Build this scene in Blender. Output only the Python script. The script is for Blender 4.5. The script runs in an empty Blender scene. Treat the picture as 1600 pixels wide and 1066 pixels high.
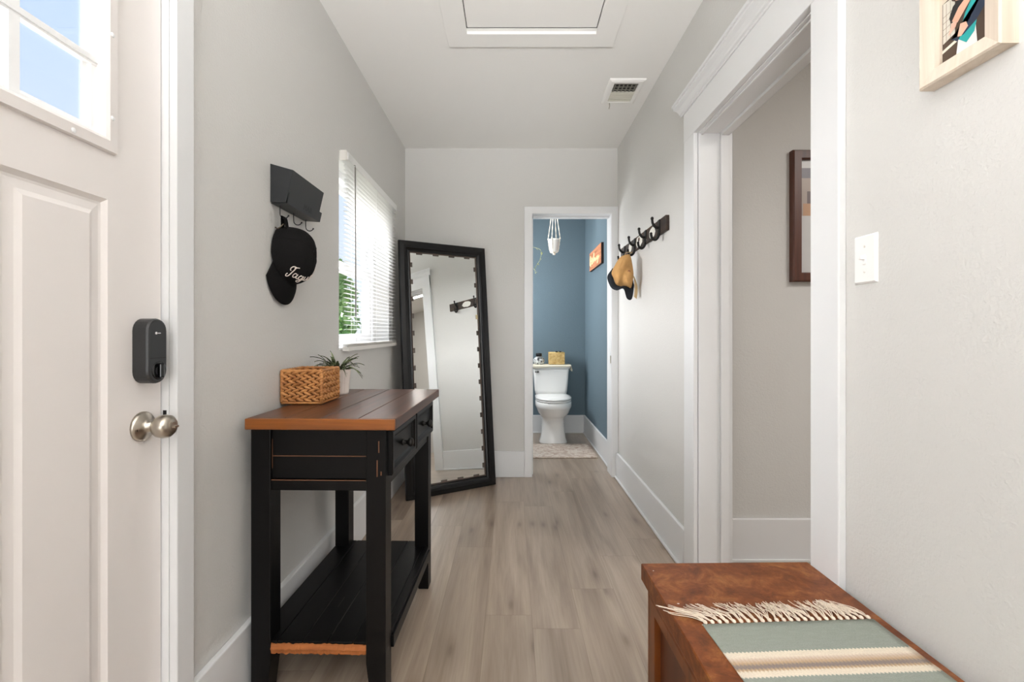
import bpy, bmesh, math, random
from mathutils import Vector, Matrix, noise
random.seed(7)
PI = math.pi
C = bpy.context.scene.collection
S = bpy.context.scene

# ------------------------------------------------------------------ camera
HC = 1.125                                   # lens height
cam = bpy.data.cameras.new('camera'); cam.lens = 16.0; cam.sensor_width = 36.0
cam.shift_x = 1/1600; cam.shift_y = -13/1600; cam.clip_start = 0.02
co = bpy.data.objects.new('camera', cam); C.objects.link(co)
co.location = (0, 0, HC); co.rotation_euler = (PI/2, 0, 0)
S.camera = co

# ------------------------------------------------------------------ view
S.view_settings.view_transform = 'Standard'
S.view_settings.look = 'None'
S.view_settings.gamma = 1.0
S.view_settings.use_curve_mapping = False
S.view_settings.exposure = 0.58
S.cycles.use_denoising = True
S.cycles.max_bounces = 10
S.cycles.diffuse_bounces = 6
S.cycles.glossy_bounces = 4
S.cycles.transparent_max_bounces = 12
S.cycles.sample_clamp_indirect = 6.0

# ------------------------------------------------------------------ sky
wd = bpy.data.worlds.new('sky'); S.world = wd; wd.use_nodes = True
nt = wd.node_tree; nt.nodes.clear()
tc = nt.nodes.new('ShaderNodeTexCoord'); sp = nt.nodes.new('ShaderNodeSeparateXYZ')
cr = nt.nodes.new('ShaderNodeValToRGB'); bg = nt.nodes.new('ShaderNodeBackground'); wo = nt.nodes.new('ShaderNodeOutputWorld')
nt.links.new(tc.outputs['Generated'], sp.inputs[0]); nt.links.new(sp.outputs['Z'], cr.inputs[0])
nt.links.new(cr.outputs[0], bg.inputs[0]); nt.links.new(bg.outputs[0], wo.inputs[0])
cr.color_ramp.elements[0].position = 0.0; cr.color_ramp.elements[0].color = (0.86, 0.93, 0.99, 1)
cr.color_ramp.elements[1].position = 0.75; cr.color_ramp.elements[1].color = (0.40, 0.62, 0.98, 1)
bg.inputs[1].default_value = 0.8

# ------------------------------------------------------------------ lamps out of view: added fills, plus the bathroom's own lights
def area(name, loc, size, power, col=(1, .96, .9), rot=(0, 0, 0), sizey=None, spread=PI):
    l = bpy.data.lights.new(name, 'AREA'); l.energy = power; l.color = col
    l.shape = 'RECTANGLE'; l.size = size; l.size_y = sizey or size; l.spread = spread
    o = bpy.data.objects.new(name, l); C.objects.link(o); o.location = loc; o.rotation_euler = rot
    return o
area('living_fill_light', (1.2, -2.6, 2.50), 2.2, 42, (1, .985, .98), sizey=2.2)  # added fill from behind the camera, no known fitting there
area('rear_fill_light', (0.6, -5.85, 1.25), 2.6, 58, (.96, .985, 1.0), (PI/2, 0, 0), 2.2)  # added broad fill in front of the solid rear wall, no door there
area('bathroom_ceiling_light', (0.25, 4.30, 2.53), 0.35, 4, (1, .98, .95))
area('bathroom_window_daylight', (-.47, 4.45, 1.5), .7, 17, (.98, .99, 1), (0, -PI/2, 0), .9)
area('side_room_fill_light', (2.2, 0.7, 2.53), 0.5, 19, (1, .945, .90))  # added warm fill through the doorway onto the left wall
area('ceiling_bounce_fill', (0.0, -2.0, 0.95), 0.7, 48, (.985, .99, 1), (math.radians(180-40), 0, 0), None, math.radians(80))  # added upward fill that brightens the hall ceiling
area('hall_fill_light', (0.0, 0.55, 2.54), 0.6, 1.2, (1, .985, .97))  # added weak fill over the near hall, no fitting there
# hazy low sun from beyond the hall window
sl_ = bpy.data.lights.new('hazy_sun', 'SUN'); sl_.energy = 20.0; sl_.angle = math.radians(70); sl_.color = (1, .99, .97)
so_ = bpy.data.objects.new('hazy_sun', sl_); C.objects.link(so_); so_.location = (-6, 4, 4)
so_.rotation_euler = Vector((1, -.05, -.36)).to_track_quat('-Z', 'Y').to_euler()

# ------------------------------------------------------------------ materials
def new_mat(name):
    m = bpy.data.materials.new(name); m.use_nodes = True
    nt = m.node_tree
    b = nt.nodes.get('Principled BSDF')
    return m, nt, b
def lin(r, g, b):
    f = lambda v: (v/255/12.92) if v/255 <= .04045 else ((v/255+.055)/1.055)**2.4
    return (f(r), f(g), f(b), 1)
def coords(nt, scale=(1, 1, 1), kind='Object'):
    t = nt.nodes.new('ShaderNodeTexCoord'); mp = nt.nodes.new('ShaderNodeMapping')
    mp.inputs['Scale'].default_value = scale
    nt.links.new(t.outputs[kind], mp.inputs[0]); return mp.outputs[0]
def noise_tex(nt, vec, scale, detail=3, rough=.5, dist=0):
    n = nt.nodes.new('ShaderNodeTexNoise'); n.inputs['Scale'].default_value = scale
    n.inputs['Detail'].default_value = detail; n.inputs['Roughness'].default_value = rough
    n.inputs['Distortion'].default_value = dist
    nt.links.new(vec, n.inputs['Vector']); return n.outputs['Fac']
def ramp(nt, fac, stops, interp='LINEAR'):
    r = nt.nodes.new('ShaderNodeValToRGB'); r.color_ramp.interpolation = interp
    e = r.color_ramp.elements
    while len(e) < len(stops): e.new(.5)
    for k, (p, c) in enumerate(stops): e[k].position = p; e[k].color = c
    nt.links.new(fac, r.inputs[0]); return r.outputs[0]
def bump(nt, b, h, strength, dist=.01):
    n = nt.nodes.new('ShaderNodeBump'); n.inputs['Strength'].default_value = strength; n.inputs['Distance'].default_value = dist
    nt.links.new(h, n.inputs['Height']); nt.links.new(n.outputs[0], b.inputs['Normal'])
def math_n(nt, op, a, b=None):
    n = nt.nodes.new('ShaderNodeMath'); n.operation = op
    for k, v in enumerate((a, b)):
        if v is None: continue
        if isinstance(v, (int, float)): n.inputs[k].default_value = v
        else: nt.links.new(v, n.inputs[k])
    return n.outputs[0]
def mixc(nt, fac, a, b, typ='MIX'):
    n = nt.nodes.new('ShaderNodeMix'); n.data_type = 'RGBA'; n.blend_type = typ
    for s, v in ((n.inputs[0], fac), (n.inputs[6], a), (n.inputs[7], b)):
        if isinstance(v, (int, float, tuple)): s.default_value = v
        else: nt.links.new(v, s)
    return n.outputs[2]
def plain(name, col, rough=.5, metal=0, spec=.5, nscale=0, nstr=0, ndist=.004, var=0, vscale=6):
    m, nt, b = new_mat(name)
    b.inputs['Base Color'].default_value = col; b.inputs['Roughness'].default_value = rough
    b.inputs['Metallic'].default_value = metal; b.inputs['Specular IOR Level'].default_value = spec
    if nscale: bump(nt, b, noise_tex(nt, coords(nt), nscale, 3), nstr, ndist)
    if var:
        f = noise_tex(nt, coords(nt), vscale, 4)
        d = tuple(max(0, c*(1-var)) for c in col[:3])+(1,)
        l = tuple(min(1, c*(1+var)) for c in col[:3])+(1,)
        nt.links.new(ramp(nt, f, [(.3, d), (.7, l)]), b.inputs['Base Color'])
    return m
def wall_paint(name, col, strength=.35):
    m, nt, b = new_mat(name)
    b.inputs['Base Color'].default_value = col; b.inputs['Roughness'].default_value = .62
    b.inputs['Specular IOR Level'].default_value = .25
    v = coords(nt)
    a = noise_tex(nt, v, 130, 3, .55); c = noise_tex(nt, v, 60, 2)
    h = math_n(nt, 'ADD', a, math_n(nt, 'MULTIPLY', c, .4))
    bump(nt, b, h, strength, .004)
    return m
M = {}
M['wall'] = wall_paint('greige_wall_paint', lin(210, 209, 206))
M['wall_blue'] = wall_paint('blue_wall_paint', lin(104, 122, 132), .45)
M['ceiling'] = plain('ceiling_paint', lin(238, 237, 234), .8, spec=.2, nscale=60, nstr=.08)
M['trim'] = plain('white_trim_paint', lin(228, 229, 230), .38, spec=.4, nscale=9, nstr=.03)
M['door'] = plain('white_door_paint', lin(233, 228, 225), .42, spec=.4)
M['vinyl'] = plain('white_vinyl', lin(240, 241, 242), .35)
M['slat'] = plain('blind_slat_white', lin(238, 239, 238), .4)
nt_s = M['slat'].node_tree; tl_s = nt_s.nodes.new('ShaderNodeBsdfTranslucent'); tl_s.inputs[0].default_value = (.92, .91, .91, 1)
mx_s = nt_s.nodes.new('ShaderNodeMixShader'); mx_s.inputs[0].default_value = .45
nt_s.links.new(nt_s.nodes['Principled BSDF'].outputs[0], mx_s.inputs[1]); nt_s.links.new(tl_s.outputs[0], mx_s.inputs[2])
nt_s.links.new(mx_s.outputs[0], nt_s.nodes['Material Output'].inputs[0])
M['rail_grey'] = plain('blind_rail_white', lin(225, 222, 217), .4)
M['wand'] = plain('grey_plastic', lin(120, 116, 112), .35)
M['black_metal'] = plain('black_powder_coat', lin(40, 42, 44), .42, spec=.4)
M['black_iron'] = plain('black_cast_iron', lin(22, 21, 20), .45, metal=.3)
M['lock_black'] = plain('lock_black', lin(36, 37, 38), .38, nscale=300, nstr=.05)
M['lock_gloss'] = plain('lock_gloss_black', lin(8, 8, 9), .12)
M['white_mark'] = plain('white_mark', lin(240, 240, 240), .5)
M['nickel'] = plain('satin_nickel', lin(178, 170, 158), .28, metal=1)
M['dark_gap'] = plain('dark_hole', lin(20, 18, 16), .8)
M['porcelain'] = plain('porcelain', lin(240, 239, 236), .12, spec=.55)
M['chrome_dark'] = plain('dark_chrome', lin(70, 70, 70), .2, metal=1)
M['cream_cloth'] = plain('cream_cloth', lin(232, 224, 204), .9, nscale=220, nstr=.3)
M['black_cloth'] = plain('black_cotton', lin(20, 19, 19), .9, spec=.15, nscale=350, nstr=.3)
M['charcoal_cloth'] = plain('charcoal_cotton', lin(40, 43, 48), .85, spec=.2, nscale=350, nstr=.3)
M['tan_cloth'] = plain('tan_canvas', lin(196, 152, 98), .85, spec=.2, nscale=260, nstr=.35, var=.12, vscale=25)
M['light_tan'] = plain('light_tan_cotton', lin(222, 194, 150), .85, nscale=260, nstr=.3)
M['thread'] = plain('white_thread', lin(238, 226, 218), .8)
M['brass'] = plain('old_brass', lin(120, 108, 92), .35, metal=1)
M['soil'] = plain('potting_soil', lin(50, 38, 28), .95, nscale=120, nstr=.6)
M['pot'] = plain('whitewashed_clay', lin(218, 206, 198), .6, nscale=40, nstr=.1, var=.05, vscale=18)
M['print_white'] = plain('paper_white', lin(222, 220, 216), .4)
M['switch'] = plain('switch_white', lin(245, 244, 242), .3)
M['bark'] = plain('bark', lin(86, 72, 58), .9, nscale=30, nstr=.5)
M['fence'] = plain('white_fence_boards', lin(235, 236, 236), .6)
M['macrame'] = plain('macrame_cotton', lin(238, 230, 214), .9, nscale=160, nstr=.4)
M['white_pot'] = plain('white_ceramic', lin(242, 239, 232), .35)
M['black_bottle'] = plain('black_plastic', lin(16, 16, 18), .3)

def leaf_mat(name, c1, c2, scale=40):
    m, nt, b = new_mat(name)
    f = noise_tex(nt, coords(nt), scale, 2)
    nt.links.new(ramp(nt, f, [(.35, c1), (.65, c2)]), b.inputs['Base Color'])
    b.inputs['Roughness'].default_value = .55
    return m
M['leaf'] = leaf_mat('strap_leaf_green', lin(40, 54, 30), lin(128, 140, 98), 90)
M['vine'] = leaf_mat('pale_vine_leaf', lin(150, 160, 110), lin(205, 206, 165), 60)
M['shrub'] = leaf_mat('shrub_leaves', lin(84, 122, 58), lin(150, 178, 112), 3)
M['grass'] = leaf_mat('dry_lawn', lin(128, 126, 104), lin(168, 162, 138), 5)

def wood(name, c1, c2, axis='Y', rough=.4, scale=1, c3=None, bstr=.08, coat=0):
    m, nt, b = new_mat(name)
    s = {'X': (1.5, 26, 26), 'Y': (26, 1.5, 26), 'Z': (26, 26, 1.5)}[axis]
    v = coords(nt, tuple(k*scale for k in s))
    f = noise_tex(nt, v, 1.0, 6, .6, .6)
    st = [(.3, c1), (.7, c2)] if c3 is None else [(.25, c1), (.55, c2), (.78, c3)]
    nt.links.new(ramp(nt, f, st), b.inputs['Base Color'])
    b.inputs['Roughness'].default_value = rough
    b.inputs['Coat Weight'].default_value = coat; b.inputs['Coat Roughness'].default_value = .18
    bump(nt, b, f, bstr, .004)
    return m
M['top_wood'] = wood('red_brown_table_wood', lin(48, 26, 16), lin(88, 50, 32), 'Y', .36, coat=.12, c3=lin(112, 68, 44))
M['edge_wood'] = wood('orange_edge_wood', lin(104, 54, 12), lin(156, 90, 28), 'X', .38)
M['raw_wood'] = wood('raw_worn_wood', lin(108, 56, 22), lin(168, 98, 44), 'X', .7, c3=lin(196, 130, 70))
M['rub_wood'] = plain('rubbed_edge_wood', lin(104, 66, 40), .6)
M['black_wood'] = plain('black_painted_wood', lin(5, 4, 4), .38, spec=.22, nscale=14, nstr=.06)
M['mirror_frame'] = plain('black_lacquer_frame', lin(10, 10, 11), .27, spec=.35)
M['frame_edge'] = plain('worn_bronze_edge', lin(74, 56, 44), .45)
M['clip'] = plain('brown_clip', lin(82, 74, 68), .5)
M['clip_pale'] = plain('pale_clip', lin(205, 190, 150), .5)
M['pale_wood'] = wood('pale_frame_wood', lin(200, 184, 165), lin(222, 208, 192), 'Z', .55, c3=lin(212, 194, 170))
M['cherry_frame'] = wood('dark_cherry_frame', lin(62, 30, 18), lin(96, 52, 34), 'Z', .4)
M['sign_wood'] = wood('orange_sign_wood', lin(150, 84, 52), lin(206, 138, 98), 'Y', .6, c3=lin(222, 160, 122))
M['dark_edge'] = plain('dark_stained_edge', lin(52, 34, 26), .6)
M['rack_wood'] = wood('weathered_rack_wood', lin(24, 19, 15), lin(58, 42, 31), 'Y', .6, c3=lin(112, 80, 48))
M['rack_white'] = plain('chipped_white_paint', lin(226, 224, 216), .7, nscale=60, nstr=.3)
M['chest_side'] = wood('chest_cherry_wood', lin(88, 42, 10), lin(128, 68, 22), 'Z', .38)
M['chest_panel'] = wood('chest_panel_wood', lin(66, 30, 14), lin(92, 46, 22), 'Z', .4)

def chest_top():
    m, nt, b = new_mat('worn_chest_top')
    v = coords(nt)
    a = noise_tex(nt, v, 16, 7, .72, .8); f = noise_tex(nt, coords(nt, (60, 60, 60)), 1.0, 5, .7)
    base = ramp(nt, a, [(.34, lin(90, 46, 22)), (.52, lin(122, 68, 34)), (.68, lin(150, 98, 54))])
    fine = ramp(nt, f, [(.35, (.62, .58, .55, 1)), (.6, (1, 1, 1, 1))])
    c = mixc(nt, .55, base, fine, 'MULTIPLY')
    nt.links.new(c, b.inputs['Base Color'])
    b.inputs['Roughness'].default_value = .45; b.inputs['Specular IOR Level'].default_value = .3
    bump(nt, b, f, .12, .003)
    return m
M['chest_top'] = chest_top()

def floor_mat():
    m, nt, b = new_mat('grey_oak_planks')
    t = nt.nodes.new('ShaderNodeTexCoord'); sx = nt.nodes.new('ShaderNodeSeparateXYZ')
    nt.links.new(t.outputs['Object'], sx.inputs[0])
    X, Y = sx.outputs['X'], sx.outputs['Y']
    u = math_n(nt, 'DIVIDE', math_n(nt, 'SUBTRACT', X, .081), .1835)
    row = math_n(nt, 'FLOOR', u); fu = math_n(nt, 'SUBTRACT', u, row)
    wn = nt.nodes.new('ShaderNodeTexWhiteNoise'); wn.noise_dimensions = '1D'
    nt.links.new(math_n(nt, 'MULTIPLY', row, 3.71), wn.inputs['W'])
    v = math_n(nt, 'ADD', math_n(nt, 'DIVIDE', Y, 1.22), wn.outputs['Value'])
    col = math_n(nt, 'FLOOR', v); fv = math_n(nt, 'SUBTRACT', v, col)
    w2 = nt.nodes.new('ShaderNodeTexWhiteNoise'); w2.noise_dimensions = '2D'
    cb = nt.nodes.new('ShaderNodeCombineXYZ'); nt.links.new(row, cb.inputs[0]); nt.links.new(col, cb.inputs[1])
    nt.links.new(cb.outputs[0], w2.inputs['Vector'])
    pid = w2.outputs['Value']
    # per-plank shifted grain
    cg = nt.nodes.new('ShaderNodeCombineXYZ')
    nt.links.new(math_n(nt, 'MULTIPLY', X, 17), cg.inputs[0])
    nt.links.new(math_n(nt, 'MULTIPLY', Y, 1.15), cg.inputs[1])
    nt.links.new(math_n(nt, 'MULTIPLY', pid, 37), cg.inputs[2])
    g1 = noise_tex(nt, cg.outputs[0], .8, 4, .55, .9)
    cg2 = nt.nodes.new('ShaderNodeCombineXYZ')
    nt.links.new(math_n(nt, 'MULTIPLY', X, 130), cg2.inputs[0])
    nt.links.new(math_n(nt, 'MULTIPLY', Y, 5), cg2.inputs[1])
    nt.links.new(math_n(nt, 'MULTIPLY', pid, 91), cg2.inputs[2])
    g2 = noise_tex(nt, cg2.outputs[0], 1, 4, .6)
    vo = nt.nodes.new('ShaderNodeTexVoronoi'); vo.inputs['Scale'].default_value = 1; vo.voronoi_dimensions = '2D'
    cg3 = nt.nodes.new('ShaderNodeCombineXYZ')
    nt.links.new(math_n(nt, 'ADD', math_n(nt, 'MULTIPLY', X, 5.0), math_n(nt, 'MULTIPLY', pid, 17)), cg3.inputs[0]); nt.links.new(math_n(nt, 'ADD', math_n(nt, 'MULTIPLY', Y, 1.6), math_n(nt, 'MULTIPLY', pid, 29)), cg3.inputs[1])
    nt.links.new(math_n(nt, 'MULTIPLY', pid, 13), cg3.inputs[2]); nt.links.new(cg3.outputs[0], vo.inputs['Vector'])
    knot = ramp(nt, vo.outputs['Distance'], [(.02, (.42, .37, .33, 1)), (.07, (.72, .68, .65, 1)), (.14, (.88, .86, .84, 1)), (.30, (1, 1, 1, 1))])
    base = ramp(nt, g1, [(.25, lin(142, 124, 107)), (.5, lin(168, 151, 134)), (.75, lin(188, 173, 156))])
    tone = ramp(nt, pid, [(0, (.80, .78, .76, 1)), (.5, (.93, .92, .91, 1)), (1, (1.0, 1.0, 1.0, 1))])
    c = mixc(nt, 1.0, base, tone, 'MULTIPLY')
    c = mixc(nt, .8, c, knot, 'MULTIPLY')
    fine = ramp(nt, g2, [(.35, (.84, .82, .80, 1)), (.6, (1, 1, 1, 1))])
    c = mixc(nt, .7, c, fine, 'MULTIPLY')
    # seams
    d = math_n(nt, 'MINIMUM', math_n(nt, 'MULTIPLY', math_n(nt, 'MINIMUM', fu, math_n(nt, 'SUBTRACT', 1, fu)), .1835),
               math_n(nt, 'MULTIPLY', math_n(nt, 'MINIMUM', fv, math_n(nt, 'SUBTRACT', 1, fv)), 1.22))
    seam = ramp(nt, math_n(nt, 'MULTIPLY', d, 300), [(.15, (.66, .62, .58, 1)), (.5, (1, 1, 1, 1))])
    c = mixc(nt, .8, c, seam, 'MULTIPLY')
    nt.links.new(c, b.inputs['Base Color'])
    b.inputs['Roughness'].default_value = .33; b.inputs['Specular IOR Level'].default_value = .6
    b.inputs['Coat Weight'].default_value = .55; b.inputs['Coat Roughness'].default_value = .34
    bump(nt, b, g2, .03, .002)
    return m
M['floor'] = floor_mat()

def woven(name, c1, c2, scale=14):
    m, nt, b = new_mat(name)
    f = noise_tex(nt, coords(nt), scale, 3); f2 = noise_tex(nt, coords(nt, (8, 8, 60)), 12, 3)
    c = mixc(nt, .5, ramp(nt, f, [(.3, c1), (.7, c2)]), ramp(nt, f2, [(.3, (.6, .55, .5, 1)), (.6, (1, 1, 1, 1))]), 'MULTIPLY')
    nt.links.new(c, b.inputs['Base Color']); b.inputs['Roughness'].default_value = .55
    bump(nt, b, f2, .3, .003)
    return m
M['hyacinth'] = woven('water_hyacinth_weave', lin(158, 100, 50), lin(204, 146, 86), 30)
M['seagrass'] = woven('pale_seagrass_weave', lin(206, 168, 98), lin(240, 214, 152), 45)
M['basket_in'] = plain('dark_weave_inside', lin(104, 62, 28), .9)

def runner_mat():
    m, nt, b = new_mat('striped_runner_weave')
    t = nt.nodes.new('ShaderNodeTexCoord'); sx = nt.nodes.new('ShaderNodeSeparateXYZ')
    nt.links.new(t.outputs['Object'], sx.inputs[0])
    n = noise_tex(nt, coords(nt, (1, 1, 1)), 420, 2); nb = noise_tex(nt, coords(nt, (6, 30, 1)), 6, 4)
    tooth = math_n(nt, 'MULTIPLY', math_n(nt, 'ABSOLUTE', math_n(nt, 'SUBTRACT', math_n(nt, 'FRACT', math_n(nt, 'MULTIPLY', sx.outputs['X'], 130)), .5)), .007)
    # distance from the fringed end, stripe period 0.157 m
    y = math_n(nt, 'ADD', math_n(nt, 'MULTIPLY', sx.outputs['Y'], -1), tooth)
    p = math_n(nt, 'FRACT', math_n(nt, 'DIVIDE', y, .157))
    g = lin(147, 152, 143)
    cream = lin(226, 214, 196); pink = lin(206, 186, 168); tan = lin(188, 160, 128); gry = lin(140, 128, 122)
    c = ramp(nt, p, [(0, g), (.565, g), (.58, cream), (.66, cream), (.70, pink), (.76, tan), (.80, gry), (.835, gry), (.87, tan), (.90, cream), (.975, cream), (.99, g)])
    c = mixc(nt, .45, c, ramp(nt, n, [(.3, (.72, .72, .72, 1)), (.65, (1, 1, 1, 1))]), 'MULTIPLY')
    c = mixc(nt, .35, c, ramp(nt, nb, [(.3, (.78, .78, .78, 1)), (.7, (1, 1, 1, 1))]), 'MULTIPLY')
    nt.links.new(c, b.inputs['Base Color']); b.inputs['Roughness'].default_value = .95
    b.inputs['Specular IOR Level'].default_value = .1
    bump(nt, b, n, .4, .003)
    return m
M['runner'] = runner_mat()
M['fringe'] = plain('cream_cotton_fringe', lin(232, 218, 200), .9)

def rug_mat():
    m, nt, b = new_mat('faded_bath_rug_weave')
    a = noise_tex(nt, coords(nt, (1, 1, 1)), 16, 5, .7, 1.2); w = noise_tex(nt, coords(nt, (4, 30, 1)), 5, 4, .7)
    c = ramp(nt, a, [(.35, lin(170, 146, 132)), (.5, lin(200, 184, 170)), (.6, lin(220, 210, 198)), (.7, lin(166, 150, 142))])
    c = mixc(nt, .5, c, ramp(nt, w, [(.35, (.75, .72, .7, 1)), (.6, (1, 1, 1, 1))]), 'MULTIPLY')
    nt.links.new(c, b.inputs['Base Color']); b.inputs['Roughness'].default_value = .95
    bump(nt, b, w, .4, .004)
    return m
M['rug'] = rug_mat()

def jar_mat():
    m, nt, b = new_mat('black_white_painted_ceramic')
    a = noise_tex(nt, coords(nt), 42, 3, .6, 1.0)
    c = ramp(nt, a, [(.42, lin(18, 18, 20)), (.5, lin(220, 222, 220)), (.62, lin(190, 194, 196)), (.68, lin(24, 24, 28))], 'LINEAR')
    nt.links.new(c, b.inputs['Base Color']); b.inputs['Roughness'].default_value = .15
    return m
M['jar'] = jar_mat()
def glass_mat():
    m = bpy.data.materials.new('window_glass'); m.use_nodes = True
    nt = m.node_tree; nt.nodes.clear()
    o = nt.nodes.new('ShaderNodeOutputMaterial'); mx = nt.nodes.new('ShaderNodeMixShader')
    tr = nt.nodes.new('ShaderNodeBsdfTransparent'); gl = nt.nodes.new('ShaderNodeBsdfGlossy')
    gl.inputs['Roughness'].default_value = 0.0; tr.inputs[0].default_value = (.97, .97, .98, 1)
    mx.inputs[0].default_value = .05
    nt.links.new(tr.outputs[0], mx.inputs[1]); nt.links.new(gl.outputs[0], mx.inputs[2])
    nt.links.new(mx.outputs[0], o.inputs[0])
    return m
M['glass'] = glass_mat()
m, nt, b = new_mat('mirror_silver'); b.inputs['Base Color'].default_value = (.90, .92, .91, 1)
b.inputs['Metallic'].default_value = 1; b.inputs['Roughness'].default_value = 0.0
M['mirror'] = m

# ------------------------------------------------------------------ object helpers
W = {}
def thing(name, label, cat, loc=(0, 0, 0), rot=(0, 0, 0), group=None):
    o = bpy.data.objects.new(name, None); C.objects.link(o); o.empty_display_size = .05
    o.location = loc; o.rotation_euler = rot
    W[o.name] = Matrix.LocRotScale(Vector(loc), o.rotation_euler.copy(), None)
    if label: o['label'] = label
    if cat: o['category'] = cat
    if group: o['group'] = group
    return o
def tag(o, label, cat, group=None, kind=None):
    o['label'] = label; o['category'] = cat
    if group: o['group'] = group
    if kind: o['kind'] = kind
    return o
def struct_root(name, loc=(0, 0, 0)):
    o = thing(name, None, None, loc); o['kind'] = 'structure'; return o
def obj(name, bm, mats, parent=None, world=True, bevel=0, smooth=False, seg=2, sub=0, solid=0, label=None, keep=False):
    if not isinstance(mats, (list, tuple)): mats = [mats]
    bmesh.ops.remove_doubles(bm, verts=bm.verts, dist=1e-6)
    off = Vector((0, 0, 0))
    if parent is not None and world: bm.transform(W[parent.name].inverted())
    if parent is None and not keep:
        xs = [v.co.x for v in bm.verts]; ys = [v.co.y for v in bm.verts]; zs = [v.co.z for v in bm.verts]
        off = Vector(((min(xs)+max(xs))/2, (min(ys)+max(ys))/2, min(zs)))
        bm.transform(Matrix.Translation(-off))
    bmesh.ops.recalc_face_normals(bm, faces=bm.faces)
    me = bpy.data.meshes.new(name); bm.to_mesh(me); bm.free()
    for mm in mats: me.materials.append(M[mm] if isinstance(mm, str) else mm)
    if smooth:
        for p in me.polygons: p.use_smooth = True
    o = bpy.data.objects.new(name, me); C.objects.link(o)
    if parent is not None:
        o.parent = parent; W[o.name] = W[parent.name].copy()
    else:
        o.location = off; W[o.name] = Matrix.Translation(off)
    if bevel:
        md = o.modifiers.new('bevel', 'BEVEL'); md.width = bevel; md.segments = seg; md.limit_method = 'ANGLE'; md.angle_limit = .6
        md.harden_normals = False
    if solid:
        md = o.modifiers.new('solid', 'SOLIDIFY'); md.thickness = solid; md.offset = 0
    if sub:
        md = o.modifiers.new('sub', 'SUBSURF'); md.levels = sub; md.render_levels = sub
    if label: o['label'] = label
    return o
def struct(name, bm, mats, parent=None, **k):
    o = obj(name, bm, mats, parent, keep=(parent is None), **k)
    if parent is None: o['kind'] = 'structure'
    return o
def BM(): return bmesh.new()
def box(bm, x0, x1, y0, y1, z0, z1, mi=0, mat=None):
    vs = [bm.verts.new((x, y, z)) for x in (x0, x1) for y in (y0, y1) for z in (z0, z1)]
    if mat is not None:
        for v in vs: v.co = mat @ v.co
    fs = []
    for q in ((0, 1, 3, 2), (4, 6, 7, 5), (0, 4, 5, 1), (2, 3, 7, 6), (0, 2, 6, 4), (1, 5, 7, 3)):
        f = bm.faces.new([vs[i] for i in q]); f.material_index = mi; fs.append(f)
    return fs
def bx(*a, **k):
    bm = BM(); box(bm, *a, **k); return bm
def tube(bm, pts, r, seg=8, mi=0, cap=True):
    pts = [Vector(p) for p in pts]; n = len(pts); rs = r if isinstance(r, (list, tuple)) else [r]*n
    rings = []; up = None
    for i, p in enumerate(pts):
        t = (pts[min(i+1, n-1)]-pts[max(i-1, 0)]).normalized()
        if up is None:
            a = Vector((0, 0, 1)) if abs(t.z) < .9 else Vector((1, 0, 0))
            up = (a-t*a.dot(t)).normalized()
        else:
            up = (up-t*up.dot(t)).normalized()
        s = t.cross(up)
        rings.append([bm.verts.new(p+(up*math.cos(2*PI*k/seg)+s*math.sin(2*PI*k/seg))*rs[i]) for k in range(seg)])
    for i in range(n-1):
        for k in range(seg):
            f = bm.faces.new((rings[i][k], rings[i][(k+1) % seg], rings[i+1][(k+1) % seg], rings[i+1][k])); f.smooth = True; f.material_index = mi
    if cap:
        for rg in (rings[0], rings[-1]):
            try: bm.faces.new(rg).material_index = mi
            except ValueError: pass
def loft(bm, rings, mi=0, cap0=True, cap1=True, closed=True):
    vr = [[bm.verts.new(p) for p in r] for r in rings]; n = len(vr[0])
    for i in range(len(vr)-1):
        for k in range(n if closed else n-1):
            f = bm.faces.new((vr[i][k], vr[i][(k+1) % n], vr[i+1][(k+1) % n], vr[i+1][k])); f.material_index = mi
    if cap0: bm.faces.new(vr[0]).material_index = mi
    if cap1: bm.faces.new(vr[-1]).material_index = mi
    return vr
def lathe(bm, prof, origin=(0, 0, 0), axis='Z', seg=24, mi=0):
    o = Vector(origin); rings = []
    for r, h in prof:
        ring = []
        for k in range(seg):
            a = 2*PI*k/seg; c, s = r*math.cos(a), r*math.sin(a)
            v = {'Z': (c, s, h), 'X': (h, c, s), 'Y': (c, h, s)}[axis]
            ring.append(o+Vector(v))
        rings.append(ring)
    loft(bm, rings, mi)
def ell(bm, c, r, rot=None, u=10, v=7, mi=0):
    mt = Matrix.Translation(Vector(c)) @ (rot or Matrix.Identity(4)) @ Matrix.Diagonal((r[0], r[1], r[2], 1))
    res = bmesh.ops.create_uvsphere(bm, u_segments=u, v_segments=v, radius=1, matrix=mt)
    for vv in res['verts']:
        for f in vv.link_faces: f.smooth = True; f.material_index = mi
def mitred(bm, a0, a1, b0, b1, prof, place, mi=0, cap=False, inner=None):
    """rectangular frame: prof = [(inset, height)...], place(a, b, h) -> point"""
    loops = []
    for d, h in prof:
        loops.append([place(a0+d, b0+d, h), place(a1-d, b0+d, h), place(a1-d, b1-d, h), place(a0+d, b1-d, h)])
    vr = loft(bm, loops, mi, False, cap)
    return vr
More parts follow.
